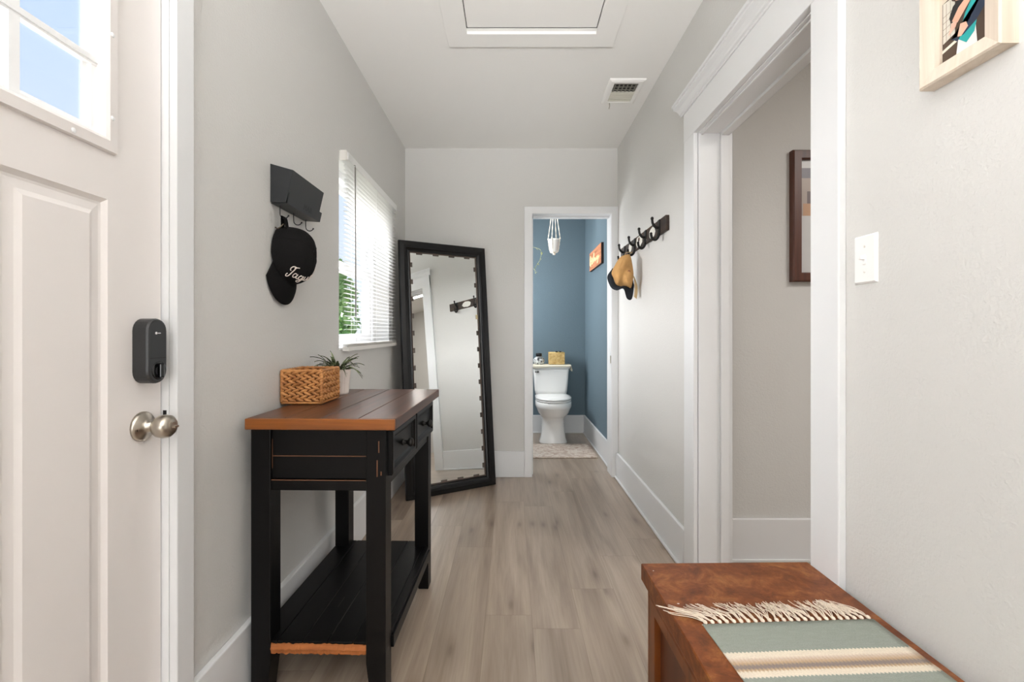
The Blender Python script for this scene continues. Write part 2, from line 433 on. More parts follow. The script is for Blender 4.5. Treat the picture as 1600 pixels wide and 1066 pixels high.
def panel_with_holes(bm, a0, a1, b0, b1, holes, put):
    """fills rectangle a x b minus holes with boxes; put(a0,a1,b0,b1)"""
    As = sorted({a0, a1, *[h[0] for h in holes], *[h[1] for h in holes]})
    Bs = sorted({b0, b1, *[h[2] for h in holes], *[h[3] for h in holes]})
    for i in range(len(As)-1):
        run = None
        for j in range(len(Bs)-1):
            ca, cb = (As[i]+As[i+1])/2, (Bs[j]+Bs[j+1])/2
            hole = any(h[0] < ca < h[1] and h[2] < cb < h[3] for h in holes)
            if not hole:
                run = (run[0], Bs[j+1]) if run else (Bs[j], Bs[j+1])
            if (hole or j == len(Bs)-2) and run:
                put(As[i], As[i+1], run[0], run[1]); run = None
def catmull(pts, n=6):
    pts = [Vector(p) for p in pts]; out = []
    P = [2*pts[0]-pts[1]]+pts+[2*pts[-1]-pts[-2]]
    for i in range(1, len(P)-2):
        for k in range(n):
            t = k/n
            out.append(.5*((2*P[i])+(P[i+1]-P[i-1])*t+(2*P[i-1]-5*P[i]+4*P[i+1]-P[i+2])*t*t+(3*P[i]-P[i-1]-3*P[i+1]+P[i+2])*t**3))
    out.append(pts[-1]); return out

# ================================================================== SETTING
XL, XR, YF, ZC = -.83, .83, 3.555, 2.565
DY0, DY1, DZ = .19, 1.103, 2.03                 # front door slab
WY0, WY1, WZ0, WZ1 = 2.19, 3.085, 1.04, 2.0     # window opening
OY0, OY1, OZ = 1.236, 2.02, 2.01                # opening in the right wall
BX0, BX1, BZ = .162, .78, 2.05                  # bathroom opening

struct('floor', bx(-1.0, 4.3, -6.1, 5.3, -.12, 0), 'floor')
bm = BM()
HX0, HX1, HY0, HY1 = -.212, .405, 1.53, 2.155    # attic hatch
panel_with_holes(bm, -1.0, 4.3, -6.1, 5.3, [(HX0, HX1, HY0, HY1)], lambda a, b, c, d: box(bm, a, b, c, d, ZC, ZC+.1))
struct('ceiling', bm, 'ceiling')
bm = BM()
panel_with_holes(bm, -6.1, 5.3, 0, ZC, [(DY0-.02, DY1+.02, 0, DZ+.02), (WY0, WY1, WZ0, WZ1)], lambda a, b, c, d: box(bm, -1.0, XL, a, b, c, d))
struct('wall_left', bm, 'wall')
bm = BM()
panel_with_holes(bm, -.7, YF+.145, 0, ZC, [(OY0-.02, OY1+.02, 0, OZ+.02)], lambda a, b, c, d: box(bm, XR, .965, a, b, c, d))
struct('wall_right', bm, 'wall')
bm = BM()
panel_with_holes(bm, XL, XR, 0, ZC, [(BX0-.02, BX1+.02, 0, BZ+.02)], lambda a, b, c, d: box(bm, a, b, YF, YF+.14, c, d))
struct('wall_far', bm, 'wall')
struct('wall_rear', bx(XL, 4.3, -6.1, -6.0, 0, ZC), 'wall')
struct('wall_living_right', bx(4.2, 4.3, -6.0, -.7, 0, ZC), 'wall')
struct('wall_living_front', bx(.965, 4.2, -.7, -.6, 0, ZC), 'wall')
# bathroom
bm = BM(); box(bm, XL, XR, YF+.1401, YF+.145, 0, .01)
panel = BM()
panel_with_holes(panel, -.5, XR, 0, ZC, [(BX0-.02, BX1+.02, 0, BZ+.02)], lambda a, b, c, d: box(panel, a, b, YF+.14, YF+.15, c, d))
bm.free(); struct('wall_bathroom_front', panel, 'wall_blue')
struct('wall_bathroom_back', bx(-.5, XR+.1, 5.12, 5.25, 0, ZC), 'wall_blue')
struct('wall_bathroom_right', bx(XR, .965, YF+.15, 5.12, 0, ZC), 'wall_blue')
struct('wall_bathroom_left', bx(-.62, -.5, YF+.14, 5.25, 0, ZC), 'wall_blue')
# room beyond the right-hand opening
struct('wall_side_room_back', bx(.965, 3.4, 2.25, 2.36, 0, ZC), 'wall')
struct('wall_side_room_right', bx(3.3, 3.4, -.6, 2.25, 0, ZC), 'wall')

# baseboards
def baseb(name, x0, x1, y0, y1, h, cap, horizontal=None):
    bm = BM(); box(bm, x0, x1, y0, y1, 0, h)
    return struct(name, bm, 'trim', bevel=.004)
baseb('baseboard_left', XL, XL+.02, 1.163, YF, .225, 0)
baseb('baseboard_far', XL+.02, .101, YF-.018, YF, .2, 0)
bm = BM(); box(bm, XR-.018, XR, 2.14, YF-.02, 0, .195); box(bm, XR-.03, XR-.018, 2.14, YF-.02, 0, .016)
struct('baseboard_right', bm, 'trim', bevel=.005)
bm = BM(); box(bm, XR-.018, XR, -.7, 1.127, 0, .195)
struct('baseboard_right_near', bm, 'trim', bevel=.004)
bm = BM(); box(bm, -.5, XR-.018, 5.102, 5.12, 0, .2); box(bm, -.5, XR-.018, 5.09, 5.102, 0, .014)
struct('baseboard_bathroom_back', bm, 'trim', bevel=.004)
bm = BM(); box(bm, XR-.018, XR, YF+.15, 5.12, 0, .2); box(bm, XR-.03, XR-.018, YF+.15, 5.09, 0, .014)
struct('baseboard_bathroom_right', bm, 'trim', bevel=.004)
bm = BM(); box(bm, .98, 3.3, 2.232, 2.25, 0, .21); box(bm, .98, 3.3, 2.222, 2.232, 0, .016)
struct('baseboard_side_room', bm, 'trim', bevel=.004)

# ---- front door
d1 = struct_root('door_1', (-.87, (DY0+DY1)/2, 0))
FX = -.8475
LY0, LY1, LZ0, LZ1 = .322, .9715, 1.503, 1.985     # glazed light, outer frame
gY0, gY1, gZ0, gZ1 = LY0+.028, LY1-.028, LZ0+.03, LZ1-.03
pans = [(.75, .9555, .25, 1.405), (.3375, .543, .25, 1.405)]
bm = BM()
panel_with_holes(bm, DY0+.003, DY1-.003, .006, DZ-.003, [(gY0, gY1, gZ0, gZ1)]+pans, lambda a, b, c, d: box(bm, FX-.045, FX, a, b, c, d))
for p in pans:
    place = lambda a, b, h: Vector((FX+h, a, b))
    mitred(bm, p[0], p[1], p[2], p[3], [(0, 0), (.009, -.007), (.014, -.008), (.03, -.006), (.04, -.0015), (.05, -.0015)], place, cap=True)
slab = struct('door_slab', bm, 'door', d1)
bm = BM()
place = lambda a, b, h: Vector((FX+h, a, b))
mitred(bm, LY0, LY1, LZ0, LZ1, [(0, 0), (.002, .009), (.022, .011), (.028, .007), (.03, -.02)], place)
lf = struct('glazing_frame', bm, 'door', d1)
bm = BM()
mitred(bm, gY0, gY1, gZ0, gZ1, [(0, -.012), (.012, -.012), (.014, -.02), (.022, -.022)], place)
for yy in (.475, .63, .785):
    box(bm, FX-.024, FX-.010, yy-.009, yy+.009, gZ0, gZ1)
for zz in (1.685, 1.835):
    box(bm, FX-.0238, FX-.0102, gY0, gY1, zz-.009, zz+.009); box(bm, FX-.012, FX-.007, gY0, gY1, zz-.004, zz+.004)
struct('muntin_grid', bm, 'vinyl', lf)
struct('glass_pane', bx(FX-.025, FX-.022, gY0, gY1, gZ0, gZ1), 'glass', lf)
bm = BM()
for yy, zz in ((.955, 1.575), (.87, 1.512), (.955, 1.75)):
    ell(bm, (FX+.011, yy, zz), (.002, .005, .005))
struct('screw_cap', bm, 'vinyl', lf)
# knob set
ky, kz = 1.044, .91
bm = BM()
lathe(bm, [(.001, 0), (.034, 0), (.034, .004), (.030, .009), (.018, .013), (.0125, .018), (.0125, .034)], (FX, ky, kz), 'X', 28)
kn = obj('door_knob', bm, 'nickel', d1, smooth=True)
bm = BM()
lathe(bm, [(.0125, .030), (.019, .033), (.0255, .042), (.027, .052), (.0255, .062), (.019, .069), (.014, .071), (.001, .071)], (FX, ky, kz), 'X', 28)
obj('knob_ball', bm, 'nickel', kn, smooth=True)
bm = BM(); lathe(bm, [(.011, .070), (.0125, .0725), (.010, .0735), (.001, .0735)], (FX, ky, kz), 'X', 20)
box(bm, FX+.072, FX+.081, ky-.006, ky+.006, kz-.0022, kz+.0022)
obj('lock_button', bm, 'nickel', kn, smooth=False)
bm = BM(); lathe(bm, [(.004, .0), (.0045, .0095), (.001, .0096)], (FX+.001, ky-.022, kz-.004), 'X', 12)
obj('rosette_screw', bm, 'dark_gap', kn)
# keyless deadbolt
def stadium(cy, cz, hw, hh, x, n=12):
    r = []
    for s, a0 in ((1, 0), (-1, PI)):
        for k in range(n+1):
            a = a0+PI*k/n
            r.append(Vector((x, cy+hw*math.cos(a), cz+s*(hh-hw)+hw*math.sin(a))))
    return r
ly, lz = 1.046, 1.083
bm = BM()
loft(bm, [stadium(ly, lz, .0285, .0745, FX), stadium(ly, lz, .0285, .0745, FX+.030), stadium(ly, lz, .0265, .0725, FX+.0345), stadium(ly, lz, .0235, .0695, FX+.036)])
lk = obj('smart_lock', bm, 'lock_black', d1)
bm = BM(); lathe(bm, [(.021, .0355), (.021, .037), (.019, .0375), (.001, .0345)], (FX, ly+.002, lz-.045), 'X', 24)
th = obj('thumb_turn', bm, 'lock_gloss', lk, smooth=True)
bm = BM(); box(bm, FX+.036, FX+.046, ly-.004, ly+.008, lz-.062, lz-.028)
obj('turn_grip', bm, 'lock_gloss', th, bevel=.003)
struct('lock_seam', bx(FX+.0358, FX+.0363, ly-.0235, ly+.0235, lz-.0165, lz-.0155), 'dark_gap', lk)
bm = BM(); lathe(bm, [(.003, .0360), (.003, .0366), (.0005, .0366)], (FX, ly-.006, lz+.041), 'X', 14)
for k, (w, h) in enumerate(((.0016, .0022), (.0016, .0016), (.0014, .0022), (.0016, .0016))):
    box(bm, FX+.0359, FX+.0365, ly-.001+k*.0022, ly-.001+k*.0022+w, lz+.041-h/2, lz+.041+h/2)
struct('white_logo', bm, 'white_mark', lk)

# front door casing
t1 = struct_root('trim_1', (-.84, DY1, 0))
bm = BM()
for (a, b) in ((DY1, DY1+.06), (DY0-.06, DY0)):
    box(bm, XL, XL+.02, a, b, 0, DZ+.06)
box(bm, XL, XL+.02, DY0, DY1, DZ, DZ+.06)
struct('casing', bm, 'trim', t1, bevel=.003)
bm = BM()
box(bm, -1.0, XL-.0004, DY1, DY1+.0198, 0, DZ+.0198); box(bm, -1.0, XL-.0004, DY0-.0198, DY0, 0, DZ+.0198); box(bm, -1.0, XL-.0004, DY0, DY1, DZ, DZ+.0198)
box(bm, -1.0, FX-.047, DY1-.014, DY1, 0, DZ); box(bm, -1.0, FX-.047, DY0, DY0+.014, 0, DZ)
struct('jamb', bm, 'trim', t1)
struct('strike_plate', bx(FX+.004, FX+.012, DY1-.0012, DY1,   .925, .937), 'dark_gap', t1)

# ---- opening in the right wall: casing with crown cap
t2 = struct_root('trim_2', (XR, OY1, 0))
bm = BM(); box(bm, XR-.02, XR, OY1+.004, OY1+.118, 0, OZ+.12)
struct('casing', bm, 'trim', t2, bevel=.003)
bm = BM(); box(bm, XR-.02, XR, OY0-.109, OY0-.002, 0, OZ+.12)
struct('casing', bm, 'trim', t2, bevel=.003)
bm = BM(); box(bm, XR-.021, XR, OY0-.109, OY1+.118, OZ+.004, OZ+.14)
struct('head_casing', bm, 'trim', t2, bevel=.002)
bm = BM()
prof = [(0, 0), (.026, 0), (.026, .008), (.032, .012), (.034, .02), (.042, .032), (.054, .042), (.054, .052), (.06, .054), (.06, .066), (0, .066)]
def crown_ring(y, s): return [Vector((XR-p[0], y+s*p[0]*.75, OZ+.135+p[1])) for p in prof]
loft(bm, [crown_ring(OY0-.112, -1), crown_ring(OY1+.121, 1)])
struct('crown_moulding', bm, 'trim', t2)
bm = BM()
for y0, y1, s in ((OY1, OY1+.0198, -1), (OY0-.0198, OY0, 1)):
    box(bm, XR+.0006, .964, y0, y1, 0, OZ+.0198)
box(bm, XR+.0006, .964, OY0, OY1, OZ, OZ+.0198)
struct('jamb', bm, 'trim', t2, bevel=.002)
bm = BM()
box(bm, .925, .962, OY1-.013, OY1, 0, OZ-.013); box(bm, .925, .962, OY0, OY0+.013, 0, OZ-.013); box(bm, .925, .962, OY0, OY1, OZ-.013, OZ)
box(bm, XR+.012, XR+.022, OY0, OY1, OZ-.008, OZ)
struct('door_stop', bm, 'trim', t2, bevel=.002)
bm = BM()
box(bm, .965, .985, OY1+.006, OY1+.09, 0, OZ+.09); box(bm, .965, .985, OY0-.09, OY0-.006, 0, OZ+.09); box(bm, .965, .985, OY0-.006, OY1+.006, OZ+.006, OZ+.09)
struct('room_side_casing', bm, 'trim', t2, bevel=.002)

# ---- bathroom door casing
t3 = struct_root('trim_3', (.47, YF, 0))
bm = BM()
box(bm, .101, BX0, YF-.02, YF, 0, BZ+.056); box(bm, BX1, XR, YF-.02, YF, 0, BZ+.056); box(bm, BX0, BX1, YF-.02, YF, BZ, BZ+.056)
struct('casing', bm, 'trim', t3, bevel=.003)
bm = BM()
box(bm, BX0-.0198, BX0, YF+.0004, YF+.151, 0, BZ+.0198); box(bm, BX1, BX1+.0198, YF+.0004, YF+.151, 0, BZ+.0198); box(bm, BX0, BX1, YF+.0004, YF+.151, BZ, BZ+.0198)
struct('jamb', bm, 'trim', t3, bevel=.002)
bm = BM()
box(bm, BX0, BX0+.01, YF+.06, YF+.1, 0, BZ); box(bm, BX0, BX1, YF+.06, YF+.1, BZ-.01, BZ)
struct('door_stop', bm, 'trim', t3)
struct('strike_plate', bx(BX1-.0015, BX1, YF+.005, YF+.035, .885, .945), 'nickel', t3)
for k, zz in enumerate((.93, .9)):
    pass

# ---- window
w1 = struct_root('window_1', (-.96, (WY0+WY1)/2, WZ0))
pw = lambda a, b, h: Vector((h, a, b))
bm = BM()
mitred(bm, WY0, WY1, WZ0, WZ1, [(0, -1.0), (0, -.93), (.035, -.93), (.038, -1.0)], pw)
struct('window_frame', bm, 'vinyl', w1)
zm = 1.50
iy0, iy1, iz0, iz1 = WY0+.036, WY1-.036, WZ0+.036, WZ1-.036
bm = BM(); mitred(bm, iy0, iy1, zm-.03, iz1, [(0, -.995), (0, -.968), (.036, -.968), (.04, -.98), (.04, -.995)], pw)
us = struct('upper_sash', bm, 'vinyl', w1)
struct('glass_pane', bx(-.987, -.984, iy0+.038, iy1-.038, zm+.008, iz1-.038), 'glass', us)
bm = BM(); mitred(bm, iy0, iy1, iz0, zm+.02, [(0, -.966), (0, -.940), (.036, -.940), (.04, -.952), (.04, -.966)], pw)
ls = struct('lower_sash', bm, 'vinyl', w1)
struct('glass_pane', bx(-.958, -.955, iy0+.038, iy1-.038, iz0+.038, zm-.018), 'glass', ls)
struct('window_sill', bx(-.93, XL+.004, WY0, WY1, WZ0-.0, WZ0+.012), 'trim', w1, bevel=.003)

# ---- attic hatch
h = thing('attic_hatch', 'white attic access hatch framed by flat boards in the hall ceiling', 'attic hatch', ((HX0+HX1)/2, (HY0+HY1)/2, ZC-.02))
obj('hatch_panel', bx(HX0+.004, HX1-.004, HY0+.004, HY1-.012, ZC-.002, ZC+.03), 'ceiling', h)
bm = BM()
mitred(bm, HX0-.1, HX1+.1, HY0-.1, HY1+.118, [(0, ZC), (0, ZC-.014), (.1, ZC-.014), (.1, ZC+.03)], lambda a, b, z: Vector((a, b, z)))
obj('hatch_trim', bm, 'ceiling', h, bevel=.002)
bm = BM(); box(bm, HX0, HX1, HY1-.011, HY1-.004, ZC+.001, ZC+.03); box(bm, HX0, HX0+.003, HY0, HY1, ZC+.004, ZC+.03); box(bm, HX1-.003, HX1, HY0, HY1, ZC+.004, ZC+.03)
obj('shadow_gap', bm, 'dark_gap', h)

# ---- ceiling vent
v = thing('ceiling_vent', 'small white ceiling register with a dark louvred half and pull lever', 'vent', (.663, 2.71, ZC-.012))
VX0, VX1, VY0, VY1 = .558, .768, 2.575, 2.85
bm = BM()
mitred(bm, VX0, VX1, VY0, VY1, [(0, ZC), (.003, ZC-.006), (.016, ZC-.012), (.034, ZC-.012), (.036, ZC-.002)], lambda a, b, z: Vector((a, b, z)))
box(bm, VX0+.03, VX1-.03, VY0+.03, VY0+.036, ZC-.011, ZC)
obj('vent_frame', bm, 'ceiling', v)
obj('duct_opening', bx(VX0+.036, VX1-.036, VY0+.036, VY0+.132, ZC-.003, ZC-.0005), 'dark_gap', v)
bm = BM()
for k in range(6):
    x = VX0+.042+k*.024
    box(bm, x, x+.006, VY0+.036, VY0+.132, ZC-.008, ZC-.003)
for k in range(3):
    y = VY0+.05+k*.03
    box(bm, VX0+.036, VX1-.036, y, y+.004, ZC-.007, ZC-.003)
obj('louvre', bm, plain('vent_shadow_grey', lin(120, 118, 108), .6), v)
bm = BM()
box(bm, VX0+.034, VX1-.034, VY0+.132, VY1-.034, ZC-.0095, ZC-.004)
for k in range(4):
    box(bm, VX0+.036, VX1-.036, VY0+.15+k*.024, VY0+.153+k*.024, ZC-.0115, ZC-.0095)
obj('damper_plate', bm, plain('vent_damper_beige', lin(205, 202, 190), .5), v)
bm = BM(); tube(bm, [(.61, VY1-.02, ZC-.012), (.612, VY1-.016, ZC-.03), (.608, VY1-.012, ZC-.045)], .0022, 6)
obj('pull_lever', bm, 'nickel', v)

# ---- light switch
s = thing('light_switch', 'white toggle light switch plate on the right wall', 'light switch', (XR, 1.0625, 1.24))
bm = BM(); mitred(bm, 1.029, 1.096, 1.24, 1.353, [(0, XR), (0, XR-.002), (.004, XR-.006)], lambda a, b, x: Vector((x, a, b)), cap=True)
obj('switch_plate', bm, 'switch', s)
bm = BM(); box(bm, XR-.008, XR-.005, 1.0575, 1.0675, 1.284, 1.308); box(bm, XR-.018, XR-.006, 1.059, 1.066, 1.296, 1.304, mat=None)
obj('toggle', bm, 'switch', s, bevel=.0015)
for zz in (1.326, 1.267):
    bm = BM(); ell(bm, (XR-.006, 1.0625, zz), (.0012, .003, .003)); obj('plate_screw', bm, 'rail_grey', s)

# ---- wooden picture on right wall, near camera
p = thing('picture_frame', 'pale wood frame holding a couple photo on the right wall above the chest', 'picture frame', (XR, .8175, 1.599))
fy0, fy1, fz0, fz1 = .744, .894, 1.599, 1.806
bm = BM(); mitred(bm, fy0, fy1, fz0, fz1, [(0, XR), (0, XR-.028), (.003, XR-.031), (.029, XR-.026), (.031, XR-.018), (.031, XR-.01)], lambda a, b, x: Vector((x, a, b)))
obj('frame', bm, 'pale_wood', p)
def P2(y, z, k=0): return Vector((XR-.0125-.00012*k, y, z))
bm = BM(); mats = []
def poly(pts, col, k):
    nm = 'print_%d_%d_%d' % col
    if nm not in bpy.data.materials: plain(nm, lin(*col), .35)
    mm = bpy.data.materials[nm]
    if mm not in mats: mats.append(mm)
    f = bm.faces.new([bm.verts.new(P2(y, z, k)) for y, z in pts]); f.material_index = mats.index(mm)
# image coords: left edge is the far side (y=.863), bottom 1.63;  u to the right -> smaller y
def uv(u, v_): return (.8635-u*.089, 1.629+v_*.146)
def upoly(l, col, k): poly([uv(a, b) for a, b in l], col, k)
upoly([(0, 0), (1, 0), (1, 1), (0, 1)], (74, 58, 46), 0)
upoly([(.02, .28), (.28, .33), (.28, .8), (.02, .8)], (206, 202, 190), 1)
for t in (.38, .46, .54, .62): upoly([(.02, t), (.28, t+.03), (.28, t+.036), (.02, t+.006)], (120, 98, 80), 2)
for t in (.09, .18): upoly([(t, .3), (t+.008, .3), (t+.008, .78), (t, .78)], (120, 98, 80), 2)
upoly([(0, .16), (.34, .21), (.34, .25), (0, .2)], (222, 214, 200), 2)
upoly([(0, .8), (.3, .84), (.22, 1), (0, 1)], (206, 196, 178), 1)
upoly([(.3, 0), (.74, 0), (.7, .3), (.62, .38), (.36, .26)], (228, 226, 224), 3)
upoly([(.36, .22), (.52, .12), (.68, .2), (.76, .42), (.9, .62), (.96, .8), (.82, .8), (.5, .5), (.4, .34)], (36, 160, 158), 4)
upoly([(.16, .56), (.24, .68), (.4, .74), (.6, .78), (.6, .6), (.4, .5), (.2, .48)], (32, 28, 30), 5)
upoly([(.22, .5), (.34, .44), (.62, .62), (.56, .7), (.36, .62)], (220, 172, 146), 6)
upoly([(.2, .28), (.34, .2), (.44, .34), (.8, .6), (.98, .7), (.98, .5), (.72, .32), (.46, .24)], (38, 50, 72), 5)
upoly([(.14, .34), (.3, .4), (.34, .46), (.22, .48)], (222, 176, 156), 7)
upoly([(.34, .26), (.42, .24), (.56, .31), (.52, .38), (.4, .4)], (226, 180, 156), 8)
upoly([(.26, .74), (.4, .7), (.46, .84), (.4, .96), (.3, .94)], (224, 182, 158), 8)
upoly([(.22, .76), (.3, .72), (.32, .86), (.42, .96), (.5, .84), (.6, .8), (.6, 1), (.24, 1)], (66, 44, 34), 9)
obj('photo_print', bm, mats, p)

# ---- framed print in the side room
p = thing('picture_frame', 'dark cherry framed print seen through the wide doorway', 'picture frame', (1.64, 2.25, 1.37))
qx0, qx1, qz0, qz1 = 1.374, 1.86, 1.375, 2.018
bm = BM(); mitred(bm, qx0, qx1, qz0, qz1, [(0, 2.25), (0, 2.222), (.006, 2.216), (.04, 2.216), (.045, 2.226), (.045, 2.24)], lambda a, b, y: Vector((a, y, b)))
obj('frame', bm, 'cherry_frame', p)
bm = BM(); mats = []
def rect(x0, x1, z0, z1, col, k):
    nm = 'print_%d_%d_%d' % col
    if nm not in bpy.data.materials: plain(nm, lin(*col), .35)
    mm = bpy.data.materials[nm]
    if mm not in mats: mats.append(mm)
    y = 2.238-.0002*k
    f = bm.faces.new([bm.verts.new((x0, y, z0)), bm.verts.new((x1, y, z0)), bm.verts.new((x1, y, z1)), bm.verts.new((x0, y, z1))]); f.material_index = mats.index(mm)
ix0, ix1, iz_0, iz_1 = qx0+.04, qx1-.04, qz0+.04, qz1-.04
rect(ix0, ix1, iz_0, iz_1, (205, 205, 204), 0)
rect(ix0, ix1, 1.885, 1.935, (112, 108, 116), 1)
rect(ix0, ix1, 1.70, 1.885, (172, 158, 148), 1)
rect(ix0+.04, ix0+.12, 1.72, 1.82, (110, 96, 96), 2)
rect(ix0+.02, ix0+.09, 1.70, 1.76, (190, 150, 118), 3)
rect(ix0+.2, ix1-.05, 1.5, 1.8, (120, 112, 110), 2)
obj('art_print', bm, mats, p)

# ================================================================== CONSOLE TABLE (local: x across from wall side, y along the wall)
TR = math.radians(-1.37)
ct = thing('console_table', 'distressed black console table with two drawers and a glossy brown top', 'table', (-.7976, 1.36, 0), (0, 0, TR))
TL, TW, TZ = .72, .4515, .8677
bm = BM()
for k in range(4):
    x0 = k*TW/4; box(bm, x0+(.0006 if k else 0), x0+TW/4-(.0006 if k < 3 else 0), .012, TL, TZ-.033, TZ)
top = obj('table_top', bm, 'top_wood', ct, False, bevel=.0022)
obj('breadboard_edge', bx(0, TW, 0, .0125, TZ-.033, TZ-.0002), 'edge_wood', top, False, bevel=.0025, label='orange worn end grain strip')
x0, x1 = .006, .418
lw = .06
for (lx, lyy) in ((x0, .022), (x1-lw, .022), (x0, .645), (x1-lw, .645)):
    bm = BM()
    sx = 1 if lx == x0 else -1
    o_ = (lx if sx > 0 else lx+lw)
    def ring(z, w): return [Vector((o_, lyy, z)), Vector((o_+sx*w, lyy, z)), Vector((o_+sx*w, lyy+lw, z)), Vector((o_, lyy+lw, z))]
    loft(bm, [ring(0, .044), ring(.125, lw), ring(TZ-.033, lw)])
    obj('leg', bm, 'black_wood', ct, False, bevel=.002)
bm = BM()
for yy in (.034, .675):
    box(bm, x0+lw-.005, x1-lw+.005, yy, yy+.018, .749, TZ-.033)
    box(bm, x0+lw-.005, x1-lw+.005, yy, yy+.018, .679, .747)
    box(bm, x0+lw-.005, x1-lw+.005, yy-.006, yy+.018, .645, .677)
box(bm, x0+.008, x0+.024, .08, .65, .645, TZ-.033)
box(bm, x1-.028, x1-.008, .08, .65, TZ-.05, TZ-.033)
box(bm, x1-.028, x1-.006, .08, .65, .648, .684)
box(bm, x1-.028, x1-.006, .355, .37, .684, TZ-.033)
ap = obj('apron', bm, 'black_wood', ct, False, bevel=.0015)
bm = BM()
box(bm, x0+lw, x1-lw, .0325, .0345, .7475, .7495); box(bm, x0+lw, x1-lw, .0265, .0285, .6755, .6775)
box(bm, x0+lw-.0005, x0+lw+.001, .0325, .0345, .71, .80)
obj('rubbed_edge', bm, 'rub_wood', ap, False, label='brown rubbed paint lines along the end boards')
bm = BM()
for (zz, dz, xx) in ((.78, .035, x1-.022), (.715, .05, x1-.027), (.70, .012, x1-.015)):
    box(bm, xx, xx+.003, .0212, .0225, zz-dz/2, zz+dz/2)
obj('paint_chip', bm, 'rub_wood', ap, False, label='brown chips worn through the black paint')
xf = x1
for (y0, y1) in ((.047, .357), (.368, .678)):
    bm = BM()
    pl = lambda a, b, hh: Vector((xf+hh, a, b))
    mitred(bm, y0, y1, .686, .822, [(0, -.01), (0, .012), (.004, .015), (.016, .015), (.022, .008), (.03, .004), (.034, .004)], pl, cap=True)
    dr = obj('drawer', bm, 'black_wood', ct, False)
    bm = BM()
    cy, cz = (y0+y1)/2, .752
    lathe(bm, [(.001, .004), (.011, .004), (.010, .008), (.006, .011), (.0065, .020), (.013, .026), (.0155, .033), (.013, .039), (.005, .042), (.001, .042)], (xf, cy, cz), 'X', 20)
    obj('knob', bm, 'black_iron', dr, False, smooth=True)
bm = BM()
SH = .187
bw = (x1-.024-x0)/5
for k in range(5):
    box(bm, x0+k*bw+(.0008 if k else 0), x0+(k+1)*bw-.0008, .028, .70, SH-.04, SH)
box(bm, x1-.0235, x1+.002, .082, .645, SH-.045, SH+.001); box(bm, x1-.012, x1+.008, .082, .645, SH-.052, SH-.012)
sh = obj('shelf', bm, 'black_wood', ct, False, bevel=.0022)
# splintered raw edge of the shelf between the near legs
bm = BM(); n = 60
bot, tp = [], []
for k in range(n+1):
    t = k/n; x = x0+lw-.008+t*(x1-lw-x0-lw+.01)
    jag = noise.noise(Vector((t*22, 3.1, 0)))*.006+noise.noise(Vector((t*60, 1.1, 0)))*.004
    jag2 = noise.noise(Vector((t*20, 8.1, 0)))*.005+noise.noise(Vector((t*55, 5.1, 0)))*.004
    e = min(1, t*10)*.004
    tp.append((x, SH-.0045+min(jag, .003)-.003)); bot.append((x, SH-.040+jag2+.002-e*0))
fr = [[Vector((x, .0262+.0008*math.sin(k*1.7), z)) for k, (x, z) in enumerate(r)] for r in (bot, tp)]
midr = [Vector(((a.x+b_.x)/2, .0225+.0012*noise.noise(Vector((k*.6, 0, 2))), a.z*.5+b_.z*.5)) for k, (a, b_) in enumerate(zip(*fr))]
bk = [[Vector((q.x, .0305, q.z)) for q in r] for r in fr]
loft(bm, [bk[0], fr[0], midr, fr[1], bk[1]], 0, False, False, closed=False)
obj('splintered_edge', bm, 'raw_wood', sh, False, label='splintered raw orange wood on the shelf end')
bm = BM()
for (xx, y0, y1) in ((x0+bw*2, .1, .5), (x0+bw*3, .06, .3), (x0+bw*2.5, .2, .26)):
    box(bm, xx-.0005, xx+.0005, y0, y1, SH-.0002, SH+.0004)
obj('scratch', bm, plain('scuffed_black', lin(70, 64, 60), .5), sh, False)

# ---- woven basket on table
def weave_box(bm, x0, x1, y0, y1, z0, z1, rows, thick, nx, ny, taper=0):
    rh = (z1-z0)/rows
    for r in range(rows):
        for half, sgn in ((.27, 1), (.73, -1)):
            z = z0+(r+half)*rh
            for side in range(4):
                n = nx if side in (0, 2) else ny
                for k in range(n):
                    t = (k+(.25 if sgn > 0 else .75)*1.0)/n
                    t = min(max(t, .04), .96)
                    if side in (0, 2):
                        x = x0+(x1-x0)*t; y = y0 if side == 0 else y1
                        rot = Matrix.Rotation(sgn*.42*(1 if side == 0 else -1), 4, 'Y')
                        rr = ((x1-x0)/n*.60, thick, rh*.27)
                    else:
                        y = y0+(y1-y0)*t; x = x0 if side == 1 else x1
                        rot = Matrix.Rotation(sgn*.42*(1 if side == 1 else -1), 4, 'X')
                        rr = (thick, (y1-y0)/n*.60, rh*.27)
                    jz = random.uniform(-.001, .001)
                    ell(bm, (x, y, z+jz), rr, rot, 9, 6)
bk = thing('woven_basket', 'square honey brown woven basket on the console table', 'basket', (-.749, 1.70, TZ+.001))
bX0, bX1, bY0, bY1, bZ0, bZ1 = -.82, -.680, 1.628, 1.785, TZ+.012, TZ+.118
bm = BM(); weave_box(bm, bX0, bX1, bY0, bY1, bZ0, bZ1, 5, .0085, 5, 6)
obj('weave', bm, 'hyacinth', bk)
bm = BM()
box(bm, bX0, bX0+.003, bY0, bY1, bZ0-.008, bZ1); box(bm, bX1-.003, bX1, bY0, bY1, bZ0-.008, bZ1)
box(bm, bX0, bX1, bY0, bY0+.003, bZ0-.008, bZ1); box(bm, bX0, bX1, bY1-.003, bY1, bZ0-.008, bZ1); box(bm, bX0, bX1, bY0, bY1, bZ0-.010, bZ0-.006)
obj('basket_shell', bm, 'basket_in', bk)
bm = BM()
